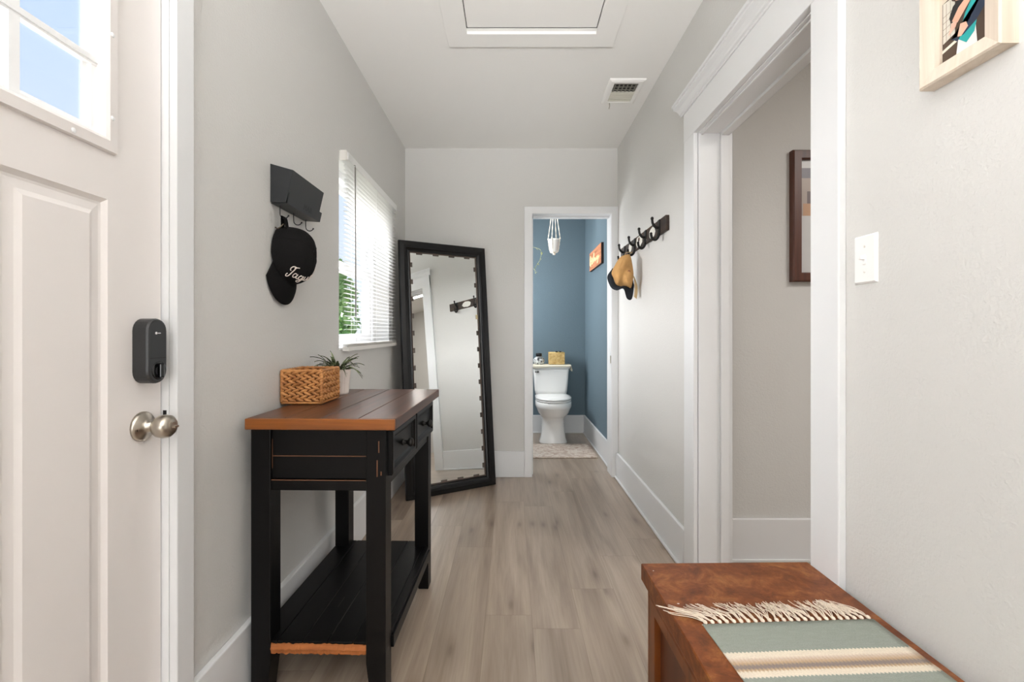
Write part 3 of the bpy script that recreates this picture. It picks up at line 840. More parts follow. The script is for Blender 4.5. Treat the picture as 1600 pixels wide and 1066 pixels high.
for zz, rr in ((bZ1+.002, .0058), (bZ0-.006, .0045)):
    pts = []
    for (xa, ya) in ((bX0, bY0), (bX1, bY0), (bX1, bY1), (bX0, bY1), (bX0, bY0)): pts.append((xa, ya, zz))
    for a, b_ in zip(pts, pts[1:]):
        A, B = Vector(a), Vector(b_); L = (B-A).length; n = int(L/.0065)
        tube(bm, [A.lerp(B, k/n) for k in range(n+1)], [rr*(1+.16*math.sin(k*2.2)) for k in range(n+1)], 8)
for (xa, ya) in ((bX0, bY0), (bX1, bY0), (bX1, bY1), (bX0, bY1)):
    tube(bm, [(xa, ya, bZ0-.006), (xa, ya, bZ1)], .0062, 8)
obj('rim_cord', bm, 'hyacinth', bk)

# ---- potted plant
pp = thing('potted_plant', 'small spidery houseplant in a pale ribbed pot behind the basket', 'plant', (-.735, 1.915, TZ))
bm = BM(); rings = []
for z, w in ((0, .040), (.006, .044), (.05, .047), (.102, .052), (.105, .0535), (.105, .048), (.085, .047)):
    rg = []
    for k in range(64):
        a = 2*PI*k/64
        q = 1/(abs(math.cos(a))**5+abs(math.sin(a))**5)**.2
        fl = 1+.012*math.cos(a*24) if .004 < z < .103 else 1
        aa = a+math.radians(32)
        rg.append(Vector((-.735+w*q*fl*math.cos(aa), 1.915+w*q*fl*math.sin(aa), TZ+z)))
    rings.append(rg)
loft(bm, rings)
obj('pot', bm, 'pot', pp)
bm = BM(); lathe(bm, [(.046, .088), (.02, .091), (.001, .092)], (-.735, 1.915, TZ), 'Z', 20)
obj('soil', bm, 'soil', pp)
bm = BM(); rnd = random.Random(5)
def strap_leaf(bm, base, az, length, lift, droop, w):
    pts = []; n = 10
    d = Vector((math.cos(az), math.sin(az), 0))
    for k in range(n+1):
        t = k/n
        pts.append(Vector(base)+d*(length*(t**1.15)*.85)+Vector((0, 0, lift*t-droop*t**2.6)))
    s = Vector((-d.y, d.x, 0)); prev = None
    for k, q in enumerate(pts):
        t = k/n; ww = w*(math.sin(PI*min(1, t*.85+.15))**.6)*(1-t**4)+.0004
        cur = [bm.verts.new(q-s*ww+Vector((0, 0, .0015))), bm.verts.new(q-Vector((0, 0, .001))), bm.verts.new(q+s*ww+Vector((0, 0, .0015)))]
        if prev:
            for a in (0, 1):
                f = bm.faces.new((prev[a], prev[a+1], cur[a+1], cur[a])); f.smooth = True
        prev = cur
for k in range(46):
    az = rnd.uniform(0, 2*PI); L = rnd.uniform(.05, .125); lf_ = rnd.uniform(.05, .115)
    strap_leaf(bm, (-.735+.016*math.cos(az), 1.915+.016*math.sin(az), TZ+.088), az, L, lf_, rnd.uniform(.03, .085), rnd.uniform(.004, .0065))
for az, L, lf_, dr_ in ((-2.2, .14, .12, .05), (-1.8, .13, .12, .045), (-.4, .16, .09, .11), (-.9, .14, .08, .09), (2.6, .05, .12, .03)):
    strap_leaf(bm, (-.735, 1.915, TZ+.09), az, L, lf_, dr_, .005)
for vv in bm.verts:
    if vv.co.x < XL+.006: vv.co.x = XL+.006+abs(vv.co.z-TZ)*.01
obj('leaves', bm, 'leaf', pp)

# ================================================================== MIRROR
mw, mh = .675, 1.785
mr = thing('leaning_mirror', 'tall black framed floor mirror leaning across the far left corner', 'mirror', (-.404, 3.195, .0032), (-math.radians(6.0), 0, math.radians(30)))
pm = lambda a, b, hh: Vector((a, -hh, b))
bm = BM()
mitred(bm, -mw/2, mw/2, 0, mh, [(.0, -.026), (0, -.004), (.006, .0), (.034, .004), (.050, .002), (.058, -.006), (.066, -.010), (.072, -.008), (.078, -.010), (.080, -.016), (.080, -.026)], pm)
fr_ = obj('frame', bm, 'mirror_frame', mr, False)
bm = BM()
mitred(bm, -mw/2, mw/2, 0, mh, [(.0775, -.0095), (.0775, -.0085), (.0815, -.0085), (.0825, -.017)], pm)
obj('inner_bead', bm, 'frame_edge', fr_, False)
obj('backing_board', bx(-mw/2+.03, mw/2-.03, .0235, .0262, .03, mh-.03), 'frame_edge', mr, False)
gl = obj('mirror_glass', bx(-mw/2+.078, mw/2-.078, .0165, .0215, .078, mh-.078), 'mirror', mr, False)
gx, gz0_, gz1_ = mw/2-.0805, .0805, mh-.0805
clips = []
for k in range(13): clips.append((gx-.009, gz0_+.07+k*(gz1_-gz0_-.16)/12, .016, .034))
for k in range(13): clips.append((-gx+.009, gz0_+.07+k*(gz1_-gz0_-.16)/12, .016, .034))
for k in range(4): clips.append((-gx+.07+k*(2*gx-.14)/3, gz1_-.006, .045, .014))
for k in range(4): clips.append((-gx+.07+k*(2*gx-.14)/3, gz0_+.006, .045, .014))
for i, (cx, cz, w_, h_) in enumerate(clips):
    obj('glass_clip', bx(cx-w_/2, cx+w_/2, .0148, .0164, cz-h_/2, cz+h_/2), 'clip_pale' if i == 9 else 'clip', gl, False)

# ================================================================== LETTER HOLDER WITH HOOKS
lh = thing('letter_holder', 'black metal wall letter holder with three key hooks', 'letter holder', (XL, 1.6945, 1.575))
A0, A1 = 1.567, 1.822
bm = BM()
def q4(bm, pts, mi=0):
    f = bm.faces.new([bm.verts.new(p_) for p_ in pts]); f.material_index = mi
xb = XL+.001
q4(bm, [(xb, A0, 1.577), (xb, A1, 1.577), (xb, A1, 1.707), (xb, A0, 1.707)])
q4(bm, [(xb, A0, 1.577), (-.777, A0, 1.574), (-.7515, A0, 1.685), (xb, A0, 1.707)])
q4(bm, [(xb, A1, 1.577), (-.777, A1, 1.574), (-.7515, A1, 1.685), (xb, A1, 1.707)])
q4(bm, [(-.777, A0, 1.574), (-.777, A1, 1.574), (-.7515, A1, 1.685), (-.7515, A0, 1.685)])
q4(bm, [(xb, A0, 1.577), (xb, A1, 1.577), (-.777, A1, 1.574), (-.777, A0, 1.574)])
hb = obj('tray', bm, 'black_metal', lh, solid=.0018)
bm = BM()
q4(bm, [(-.7705, A0-.003, 1.570), (-.7705, A1+.008, 1.570), (-.7625, A1+.008, 1.606), (-.7625, A0-.003, 1.606)])
q4(bm, [(xb, A0+.002, 1.5725), (xb, A1, 1.5725), (-.7705, A1+.008, 1.570), (-.7705, A0-.003, 1.570)])
lip = obj('front_lip', bm, 'black_metal', lh, solid=.0018)
cu = bpy.data.curves.new('word', 'FONT'); cu.body = 'MAIL'; cu.size = .030; cu.extrude = .0006; cu.align_x = 'CENTER'; cu.align_y = 'CENTER'; cu.space_character = 1.15
to = bpy.data.objects.new('word', cu); C.objects.link(to)
bpy.context.view_layer.update()
me = bpy.data.meshes.new_from_object(to.evaluated_get(bpy.context.evaluated_depsgraph_get())); bpy.data.objects.remove(to)
bm = BM(); bm.from_mesh(me)
sl = Vector((.008, 0, .036)).normalized(); mt = Matrix((( 0, sl.x, sl.z, -.7655), (1, 0, 0, (A0+A1)/2+.02), (0, sl.z, -sl.x, 1.589), (0, 0, 0, 1)))
bm.transform(mt)
obj('embossed_word', bm, plain('embossed_dark', lin(24, 25, 28), .5), lip)
for hy in (1.600, 1.700, 1.800):
    bm = BM(); pts = [(-.812, hy, 1.590), (-.8135, hy, 1.56), (-.813, hy, 1.542)]
    for k in range(9):
        a = PI+PI*k/8*.86
        pts.append((-.7975+.0155*math.cos(a), hy, 1.5425+.0155*math.sin(a)))
    tube(bm, pts, .0018, 8)
    ell(bm, pts[-1], (.0032, .0032, .0032), u=8, v=6)
    obj('hook', bm, 'black_metal', lh)

# ================================================================== BLACK CAP
CY, CZ = 1.642, 1.402
cp = thing('baseball_cap', 'black baseball cap with white script hanging below the black letter holder', 'cap', (XL+.04, CY, 1.226))
def rim_pt(a):     # a=0 front (down), PI back (up)
    y = CY+.080*math.sin(a); z = CZ-.104*math.cos(a)
    x = -.825+.036*max(0, math.cos(a))**1.6
    return Vector((x, y, z))
apex = Vector((-.712, CY, CZ+.014))
def crown_pt(a, h):
    r = rim_pt(a); t = h*PI/2
    c = math.cos(t)**.66; s_ = math.sin(t)**.95
    ctr = Vector((r.x, CY, CZ+.008))
    q = ctr+(r-ctr)*c
    q.x = r.x+(apex.x-r.x)*s_
    q.z += (apex.z-(CZ+.008))*s_
    # crease of the soft panels
    q += Vector((0, math.sin(3*a)*.0018*s_*c, math.cos(5*a)*.0012*s_*c))
    return q
bm = BM(); rings = []
for i in range(13):
    h_ = i/12*.985
    rings.append([crown_pt(2*PI*k/48, h_) for k in range(48)])
loft(bm, rings, 0, False, True)
crn = obj('crown', bm, 'black_cloth', cp, smooth=True)
bm = BM()
for k in range(6):
    a = PI/6*(2*k)
    tube(bm, [crown_pt(a, j/14)+Vector((.0003, 0, 0)) for j in range(15)], .0009, 6)
ell(bm, apex+Vector((.001, 0, 0)), (.004, .007, .007))
obj('seam', bm, 'black_cloth', crn)
bm = BM(); rings = []
NB = 28
for j in range(9):
    t = j/8; rg = []
    for k in range(NB+1):
        s_ = -1+2*k/NB; a = s_*1.28
        r = rim_pt(a)
        b_ = s_*1.40
        outer = Vector((-.8185-.0085*abs(s_)**1.5, CY+.108*math.sin(b_), 1.338-.112*math.cos(b_)))
        q = r.lerp(outer, t)
        q.x += .007*math.sin(PI*t)*(1-abs(s_)**2)
        q.x = max(q.x, XL+.003)
        rg.append(q)
    rings.append(rg)
loft(bm, rings, 0, False, False, closed=False)
obj('bill', bm, 'black_cloth', cp, smooth=True, solid=.0028)
bm = BM()
# back strap looping over the hook and its buckle
def band(bm, pts, half, width_dir, th=.0016):
    rings = []
    for k, q in enumerate(pts):
        q = Vector(q); t = (Vector(pts[min(k+1, len(pts)-1)])-Vector(pts[max(k-1, 0)])).normalized(); nrm = t.cross(width_dir).normalized()
        rings.append([q-width_dir*half-nrm*th/2, q+width_dir*half-nrm*th/2, q+width_dir*half+nrm*th/2, q-width_dir*half+nrm*th/2])
    loft(bm, rings)
wdv = Vector((0, 1, 0))
band(bm, catmull([(-.806, 1.606, 1.490), (-.805, 1.602, 1.515), (-.8035, 1.6, 1.531), (-.799, 1.6, 1.5325), (-.7945, 1.602, 1.524), (-.790, 1.606, 1.488)], 4), .0125, wdv)
st = obj('back_strap', bm, 'black_cloth', cp, smooth=False)
bm = BM(); tube(bm, catmull([(-.826, 1.592, 1.494), (-.816, 1.590, 1.489), (-.806, 1.592, 1.497), (-.799, 1.597, 1.507)], 4), .0022, 8)
obj('buckle', bm, 'brass', st)
# embroidered script, drawn as strokes on the crown front  (u along the word, v up)
J = [[(.10, .30), (.02, .26), (.0, .10), (.10, .04), (.22, .14), (.34, .45), (.44, .84), (.30, .90), (.18, .80), (.16, .64), (.24, .56)], [(.36, .80), (.5, .88), (.64, .93)]]
a_ = [[(.66, .44), (.56, .46), (.48, .30), (.50, .14), (.60, .14), (.70, .36), (.72, .46), (.68, .2), (.74, .12), (.84, .2)]]
g_ = [[(1.02, .44), (.92, .46), (.84, .30), (.86, .14), (.96, .14), (1.06, .38), (1.08, .46), (1.02, .08), (.92, -.18), (.80, -.16), (.84, -.02), (1.02, .10), (1.16, .2)]]
u_ = [[(1.20, .46), (1.16, .24), (1.20, .12), (1.32, .2), (1.40, .46)], [(1.40, .46), (1.36, .2), (1.42, .12), (1.52, .2)]]
a2 = [[(p_[0]+1.04, p_[1]) for p_ in a_[0]]]
r_ = [[(1.90, .2), (1.98, .48), (2.0, .40), (2.10, .40), (2.06, .16), (2.14, .12), (2.22, .2)]]
s2 = [[(2.22, .2), (2.32, .48), (2.36, .30), (2.34, .14), (2.22, .12)]]
bm = BM()
from mathutils.bvhtree import BVHTree
cb_ = BM(); rings = [[crown_pt(2*PI*k/96, i/40*.985) for k in range(96)] for i in range(41)]
loft(cb_, rings, 0, False, True); tree = BVHTree.FromBMesh(cb_); cb_.free()
grid = [(-1.5+2.6*i/80, .04+.8*j/40) for i in range(81) for j in range(41)]
gpt = [crown_pt(*g) for g in grid]
# slope of the word on the cap front, measured once on the part that faces the hall, then carried round the front
eye = Vector((0, 0, HC)); rows_u, rows_a, rows_h = [], [], []
for u in (0, .3, .6, .9, 1.15, 1.3):
    for v_ in (0, .3, .6, .9):
        px = 445.1+23.2*u+8.6*v_; py = 431.3+7.4*u-17.6*v_
        hit = tree.ray_cast(eye, Vector(((px-799)/711, 1, (520-py)/711)).normalized())[0]
        if hit is None: continue
        k = min(range(len(grid)), key=lambda q: (gpt[q]-hit).length_squared)
        rows_u.append((1, u, v_, u*u, u*v_)); rows_a.append(grid[k][0]); rows_h.append(grid[k][1])
import numpy as np
ca = np.linalg.lstsq(np.array(rows_u), np.array(rows_a), rcond=None)[0]; ch_ = np.linalg.lstsq(np.array(rows_u), np.array(rows_h), rcond=None)[0]
print('TEXTFIT', ca, ch_, len(rows_a))
def txt(u, v_):
    f = np.array((1, u, v_, u*u, u*v_)); a, h_ = float(f @ ca), float(f @ ch_)
    q = crown_pt(a, h_); e = .002
    n_ = (crown_pt(a, h_+e)-q).cross(crown_pt(a+e, h_)-q).normalized()
    if n_.x < 0: n_ = -n_
    return q+n_*.0012
for strokes in (J, a_, g_, u_, a2, r_, s2):
    for st_ in strokes:
        pts = catmull([(x, y, 0) for x, y in st_], 5)
        tube(bm, [txt(q.x, q.y) for q in pts], .0017, 6)
obj('script_embroidery', bm, 'thread', crn, label='white script lettering')

# ================================================================== WINDOW BLIND
bl = thing('window_blind', 'white horizontal mini blind lowered over the hall window', 'window blind', (-.808, 2.67, 1.035))
BY0, BY1 = 2.21, 3.14
obj('headrail', bx(XL+.001, -.79, BY0-.004, BY1, 1.963, 2.003), 'slat', bl, bevel=.003)
bm = BM()
z = 1.075; n = 0
while z < 1.955:
    rings = []
    for y in (BY0+.002, BY1-.002):
        rings.append([Vector((-.806+dx, y, z+dz)) for dx, dz in ((-.0125, -.0016), (-.004, .0004), (.004, .0004), (.0125, -.0016), (.004, -.0002), (-.004, -.0002))])
    loft(bm, rings)
    z += .0222
obj('slats', bm, 'slat', bl)
bm = BM(); box(bm, -.82, -.791, BY0, BY1, 1.036, 1.056)
for k in range(4): box(bm, -.8185, -.7935, BY0+.002, BY1-.002, 1.0575+k*.0032, 1.0592+k*.0032)
obj('bottom_rail', bm, 'rail_grey', bl, bevel=.003)
bm = BM()
for y in (BY0+.12, (BY0+BY1)/2, BY1-.12):
    for x in (-.8192, -.7928): tube(bm, [(x, y, 1.04), (x, y, 1.97)], .0007, 5)
obj('ladder_cord', bm, 'slat', bl)
bm = BM(); tube(bm, [(-.784, 2.285, 1.955), (-.783, 2.287, 1.6), (-.783, 2.29, 1.205)], .0032, 6); tube(bm, [(-.792, 2.285, 1.965), (-.784, 2.285, 1.965), (-.784, 2.285, 1.95)], .0018, 6)
obj('tilt_wand', bm, 'wand', bl)
bm = BM(); box(bm, XL+.0005, -.797, BY0-.012, BY0-.004, 1.96, 2.008); tube(bm, [(-.80, BY0-.014, 2.002), (-.80, BY0-.014, 1.955)], .0012, 6)
obj('mounting_bracket', bm, 'rail_grey', bl)

# ================================================================== COAT RACK
rk = thing('coat_rack', 'weathered wood coat rack with black iron hooks on the right wall', 'coat rack', (XR, 2.87, 1.664))
KY0, KY1 = 2.39, 3.37
bm = BM(); box(bm, XR-.02, XR, KY0, KY1, 1.665, 1.745)
bd = obj('board', bm, 'rack_wood', rk, bevel=.003)
def blob(bm, cy, cz, ry, rz, seed, hole=None):
    x = XR-.0206; n = 30; o_ = []; i_ = []
    for k in range(n):
        a = 2*PI*k/n; f = 1+.22*noise.noise(Vector((math.cos(a)*2+seed, math.sin(a)*2, seed)))
        o_.append(Vector((x, cy+ry*f*math.cos(a), cz+rz*f*math.sin(a))))
        if hole: i_.append(Vector((x, cy+hole[0]*math.cos(a)+hole[2], cz+hole[1]*math.sin(a)+hole[3])))
    if hole: loft(bm, [i_, o_], 0, False, False)
    else: bm.faces.new([bm.verts.new(q) for q in o_])
for cy, cz, ry, rz, sd, hl in ((2.615, 1.700, .055, .030, 1.3, None), (2.88, 1.704, .07, .034, 4.2, (.022, .014, .01, .012)), (3.10, 1.705, .04, .03, 6.1, None), (2.745, 1.680, .02, .012, 7.7, None)):
    bm = BM(); blob(bm, cy, cz, ry, rz, sd, hl); obj('paint_patch', bm, 'rack_white', bd, label='chipped white paint patch')
for hy in (2.49, 2.745, 2.985, 3.255):
    bm = BM()
    box(bm, XR-.025, XR-.019, hy-.016, hy+.016, 1.670, 1.742)
    tube(bm, catmull([(XR-.022, hy, 1.700), (XR-.04, hy, 1.702), (XR-.056, hy, 1.722), (XR-.060, hy, 1.745)], 5), [.008]*10+[.007]*6, 8)
    ell(bm, (XR-.060, hy, 1.750), (.009, .009, .010))
    tube(bm, catmull([(XR-.022, hy, 1.69), (XR-.026, hy, 1.652), (XR-.042, hy, 1.634), (XR-.060, hy, 1.642), (XR-.066, hy, 1.662)], 5), .0075, 8)
    ell(bm, (XR-.066, hy, 1.667), (.008, .008, .008))
    obj('hook', bm, 'black_iron', rk)

# ================================================================== TAN CAP on the rack
HY = 2.985
hc = thing('baseball_cap', 'tan canvas cap with a black bill hanging from the wooden coat rack', 'cap', (.72, HY, 1.34))
hr = Vector((.972, -.235, 0)); hv = Vector((.235, .972, 0)); hb_ = Vector((.720, 2.96, 1.4997))
def hp_(px, py, d=0):            # outline of the cap in its own upright plane, d = depth behind that plane
    q = hb_+hr*((px-972)*.00418)+Vector((0, 0, (430-py)*.00418))+hv*d
    q.x = min(q.x, XR-.004); return q
outl = [(977.5, 398.7), (984, 399.7), (987, 411), (989, 425), (988.7, 436), (985.5, 450.8), (980, 450), (973, 447), (964, 448), (960, 438), (955.5, 427.8), (960, 416.5), (968, 403.4)]
ol = [Vector((x, y, 0)) for x, y in outl]
sm = []
for i in range(len(ol)):
    p0, p1, p2, p3 = ol[i-1], ol[i], ol[(i+1) % len(ol)], ol[(i+2) % len(ol)]
    for k in range(5):
        t = k/5; sm.append(.5*((2*p1)+(p2-p0)*t+(2*p0-5*p1+4*p2-p3)*t*t+(3*p1-p0-3*p2+p3)*t**3))
cxy = Vector((974, 428, 0)); bm = BM(); rings = []
def fold(x, y): return .010*math.sin((x-972)*.34+(y-428)*.17)*max(0, 1-abs(y-424)/34)+.006*noise.noise(Vector((x*.11, y*.11, 3)))
for i in range(-4, 11):
    t = i/10*PI/2 if i >= 0 else i/4*1.0
    f = math.cos(t)**.75 if i >= 0 else .80+.20*math.cos(t)**1
    dep = -.085*math.sin(t) if i >= 0 else .03*math.sin(-t)
    rg = []
    for q in sm:
        w = cxy+(q-cxy)*f
        rg.append(hp_(w.x, w.y, dep+fold(w.x, w.y)*max(0, math.sin(t)) if i > 0 else dep))
    rings.append(rg)
loft(bm, rings, 0, False, True)
hcr = obj('crown', bm, 'tan_cloth', hc, smooth=True)
bm = BM()
for pl_ in ([(980, 400, -.01), (974, 408, -.062), (969, 420, -.083), (967, 434, -.080), (968, 447, -.03)], [(984, 401, -.01), (983, 415, -.055), (982, 430, -.066), (981, 449, -.02)]):
    tube(bm, catmull([hp_(x, y, d-.004) for x, y, d in pl_], 5), .0011, 6)
obj('seam', bm, 'tan_cloth', hcr)
bm = BM(); lathe(bm, [(.0085, -.001), (.0085, .0012), (.001, .0012)], (0, 0, 0), 'Y', 14)
bm.transform(Matrix.Translation(hp_(982.2, 427, -.076)) @ Matrix.Rotation(-.35, 4, 'Z'))
obj('leather_patch', bm, plain('red_brown_leather', lin(122, 66, 46), .6), hcr)
inn = [(958, 419, -.005), (957.5, 430, -.02), (962, 444, -.03), (969, 448.5, -.045), (975, 448, -.04), (981, 449, -.025), (986, 450, -.01), (988.5, 438, .0)]
out_ = [(957, 420, .0), (949.8, 432.5, -.01), (955, 449, -.035), (964, 455, -.06), (974, 453, -.065), (979.4, 467.5, -.05), (986.5, 467.5, -.025), (990, 447, -.005)]
ic, oc = catmull(inn, 6), catmull(out_, 6)
bm = BM(); rings = []
for j in range(7):
    t = j/6; rings.append([hp_(*(a_v.lerp(o_v, t)+Vector((0, 0, -.008*math.sin(PI*t))))) for a_v, o_v in zip(ic, oc)])
loft(bm, rings, 0, False, False, closed=False)
obj('bill', bm, 'charcoal_cloth', hc, smooth=True, solid=.003, label='charcoal curved bill')
bm = BM()
band(bm, catmull([hp_(976, 401, -.004), hp_(977.5, 396, -.006), Vector((XR-.052, 2.979, 1.652)), Vector((XR-.036, 2.985, 1.650)), hp_(984, 397, .008), hp_(984, 402, .006)], 4), .007, hv)
obj('back_strap', bm, 'light_tan', hc)
bm = BM(); a_l = catmull([(989, 432, .0), (990.5, 442, .01), (991, 453, .012), (990, 464, .01)], 5); b_l = catmull([(990, 432, .02), (994.5, 444, .03), (995.5, 455, .03), (994, 467, .02)], 5)
loft(bm, [[hp_(*q) for q in a_l], [hp_(*q) for q in b_l]], 0, False, False, closed=False)
obj('sweatband', bm, 'light_tan', hc, solid=.003)

# ================================================================== CHEST
CT = .50
ch = thing('storage_chest', 'brown wooden storage chest with panelled sides against the right wall', 'chest', (.352, 1.234, 0), (0, 0, math.radians(.9)))
CWd, CL = .455, .98
bm = BM()
pr = [(0, 0), (0, -.044), (.006, -.050), (.014, -.068), (.014, -.078)]
rings = []
for d, z in [(.014, -.078), (.014, -.068), (.006, -.052), (.001, -.045), (0, -.042), (0, -.003), (.002, 0)]:
    rings.append([Vector((d, -CL+d, CT+z)), Vector((CWd-d, -CL+d, CT+z)), Vector((CWd-d, -d, CT+z)), Vector((d, -d, CT+z))])
loft(bm, rings)
tp_ = obj('lid', bm, 'chest_top', ch, False)
bm = BM(); ell(bm, (.083, -.316, CT), (.012, .006, .0005)); obj('knot', bm, 'dark_gap', tp_, False, label='dark round knot in the lid')
for x_, y_, r_x in ((.055, -.262, .004), (.03, -.185, .003), (.02, -.04, .002)):
    bm = BM(); ell(bm, (x_, y_, CT), (r_x, r_x*.6, .0004)); obj('scuff', bm, 'print_white', tp_, False)
bm = BM()
bx0, bx1, by0, by1 = .016, CWd-.016, -CL+.016, -.016
box(bm, bx0+.016, bx1, by0, by1, .03, CT-.075)
body = obj('body', bm, 'chest_panel', ch, False)
bm = BM()
box(bm, bx0, bx0+.018, by0, by1, .39, CT-.07); box(bm, bx0, bx0+.018, by0, by1, .03, .11)
ys = []
y = by1
stl = .045; pw_ = .2
while y > by0+.03:
    box(bm, bx0, bx0+.018, max(by0, y-stl), y, .03, .40); y -= stl+pw_
box(bm, bx0, bx0+.018, by0, by0+stl, .03, .40)
obj('side_frame', bm, 'chest_side', ch, False, bevel=.002)
bm = BM(); box(bm, bx0, bx1, by1, by1+.008, .03, CT-.07)
obj('end_panel', bm, 'chest_side', ch, False)
bm = BM(); box(bm, bx0-.004, bx1, by0-.004, by1+.010, 0, .045)
obj('plinth', bm, 'chest_side', ch, False, bevel=.003)

# ---- runner on the chest   (origin at its fringed far-left corner)
rn = thing('table_runner', 'sage green runner with cream stripes and fringe lying on the chest', 'table runner', (.408, .972, CT+.0005), (0, 0, math.radians(2.7)))
RW, RL = .379, .66
bm = BM(); nx, ny = 20, 40; rings = []
for lvl in (0, 1):
    pass
top_v = [[None]*(ny+1) for _ in range(nx+1)]; bot_v = [[None]*(ny+1) for _ in range(nx+1)]
for i in range(nx+1):
    for j in range(ny+1):
        x_, y_ = RW*i/nx, -RL*j/ny
        e = .0012*noise.noise(Vector((x_*2, y_*18, 0))) if i in (0, nx) else 0
        zz = .0022+.0008*noise.noise(Vector((x_*9, y_*9, 4)))
        top_v[i][j] = bm.verts.new((x_+e, y_, zz)); bot_v[i][j] = bm.verts.new((x_+e, y_, 0.0003))
for i in range(nx):
    for j in range(ny):
        bm.faces.new((top_v[i][j], top_v[i+1][j], top_v[i+1][j+1], top_v[i][j+1])).smooth = True
        bm.faces.new((bot_v[i][j], bot_v[i][j+1], bot_v[i+1][j+1], bot_v[i+1][j]))
for j in range(ny):
    bm.faces.new((top_v[0][j], top_v[0][j+1], bot_v[0][j+1], bot_v[0][j])); bm.faces.new((top_v[nx][j], bot_v[nx][j], bot_v[nx][j+1], top_v[nx][j+1]))
for i in range(nx):
    bm.faces.new((top_v[i][0], bot_v[i][0], bot_v[i+1][0], top_v[i+1][0])); bm.faces.new((top_v[i][ny], top_v[i+1][ny], bot_v[i+1][ny], bot_v[i][ny]))
obj('cloth', bm, 'runner', rn, False)
bm = BM(); rnd = random.Random(11)
nt_ = 24
for k in range(nt_):
    x_ = RW*(k+.5)/nt_
    ell(bm, (x_, .004, .0035), (.0045, .006, .0035), u=8, v=5)
    grp = math.sin(k*.8)*.012+(-.02 if k > 21 else 0)
    if k < 5: grp = -.055+.009*k
    for s_ in range(8):
        L = rnd.uniform(.042, .074); dx = grp+rnd.uniform(-.020, .014)-.006
        xs_ = x_+rnd.uniform(-.003, .003)
        z1 = rnd.uniform(.0012, .006)
        pts = catmull([(xs_, .006, .003), (xs_+dx*.3+rnd.uniform(-.003, .003), L*.4, .004+z1), (xs_+dx*.75+rnd.uniform(-.004, .004), L*.75, .002+z1*.7), (xs_+dx+rnd.uniform(-.004, .004), L, .0014+z1*.3)], 3)
        tube(bm, pts, .00072, 5)
fo = obj('fringe', bm, 'fringe', rn, False, label='cream cotton fringe')

# ================================================================== BATHROOM
tl = thing('toilet', 'white two-piece toilet in the blue bathroom', 'toilet', (.43, 5.085, 0))
def sup(cx, cy, rx, ryf, ryb, z, n=40, e=2.3, eb=2.3):
    r = []
    for k in range(n):
        a = 2*PI*k/n; c, s_ = math.cos(a), math.sin(a)
        ee = e if s_ < 0 else eb
        x = rx*math.copysign(abs(c)**(2/ee), c); y = math.copysign(abs(s_)**(2/ee), s_)*(ryf if s_ < 0 else ryb)
        r.append(Vector((cx+x, cy+y, z)))
    return r
bm = BM()
cyb = -.40
loft(bm, [sup(0, cyb, .143, .115, .24, 0, e=2.6), sup(0, cyb, .143, .115, .24, .012, e=2.6), sup(0, cyb, .128, .105, .235, .05), sup(0, cyb, .118, .095, .23, .12), sup(0, cyb, .112, .10, .23, .20), sup(0, cyb, .112, .12, .23, .25),
          sup(0, cyb, .126, .16, .23, .275), sup(0, cyb, .154, .215, .24, .31), sup(0, cyb, .172, .245, .25, .355), sup(0, cyb, .180, .262, .26, .372), sup(0, cyb, .184, .268, .26, .385), sup(0, cyb, .184, .268, .26, .428), sup(0, cyb, .176, .26, .25, .434)])
obj('bowl', bm, 'porcelain', tl, False, smooth=True)
bm = BM(); loft(bm, [sup(0, cyb, .176, .258, .2, .435, eb=4), sup(0, cyb, .182, .268, .205, .438, eb=4), sup(0, cyb, .182, .268, .205, .450, eb=4), sup(0, cyb, .176, .26, .2, .453, eb=4)])
obj('seat', bm, 'porcelain', tl, False, smooth=True)
bm = BM(); loft(bm, [sup(0, cyb, .178, .262, .2, .4565, eb=4), sup(0, cyb, .184, .27, .205, .459, eb=4), sup(0, cyb, .182, .268, .205, .470, eb=4), sup(0, cyb, .150, .225, .18, .4765, eb=4), sup(0, cyb, .06, .09, .09, .479, eb=4)])
obj('seat_lid', bm, 'porcelain', tl, False, smooth=True)
bm = BM()
def rr(hw, y0, y1, z, r=.03, n=5):
    out = []
    for (cx, cy, a0) in ((hw-r, y1-r, 0), (-hw+r, y1-r, PI/2), (-hw+r, y0+r, PI), (hw-r, y0+r, 1.5*PI)):
        for k in range(n+1):
            a = a0+PI/2*k/n; out.append(Vector((cx+r*math.cos(a), cy+r*math.sin(a), z)))
    return out
loft(bm, [rr(.150, -.17, -.01, .43), rr(.168, -.185, -.005, .465), rr(.176, -.19, -.003, .50), rr(.192, -.20, 0, .735)])
tk = obj('tank', bm, 'porcelain', tl, False, smooth=False, bevel=.004)
bm = BM(); loft(bm, [rr(.196, -.206, .004, .737), rr(.203, -.213, .008, .745), rr(.203, -.213, .008, .765), rr(.196, -.206, .003, .775)])
obj('tank_lid', bm, 'porcelain', tl, False)
bm = BM(); lathe(bm, [(.012, -.198), (.012, -.207), (.001, -.208)], (-.145, 0, .705), 'Y', 14); box(bm, -.178, -.14, -.213, -.206, .699, .711)
obj('flush_lever', bm, 'chrome_dark', tl, False, bevel=.002)
bm = BM(); box(bm, -.14, .14, -.24, -.06, .36, .43); obj('tank_bridge', bm, 'porcelain', tl, False, bevel=.015)
for s_ in (-1, 1):
    bm = BM(); lathe(bm, [(.012, 0), (.012, .02), (.001, .022)], (s_*.06, -.165, .455), 'Z', 12); obj('seat_hinge', bm, 'porcelain', tl, False)

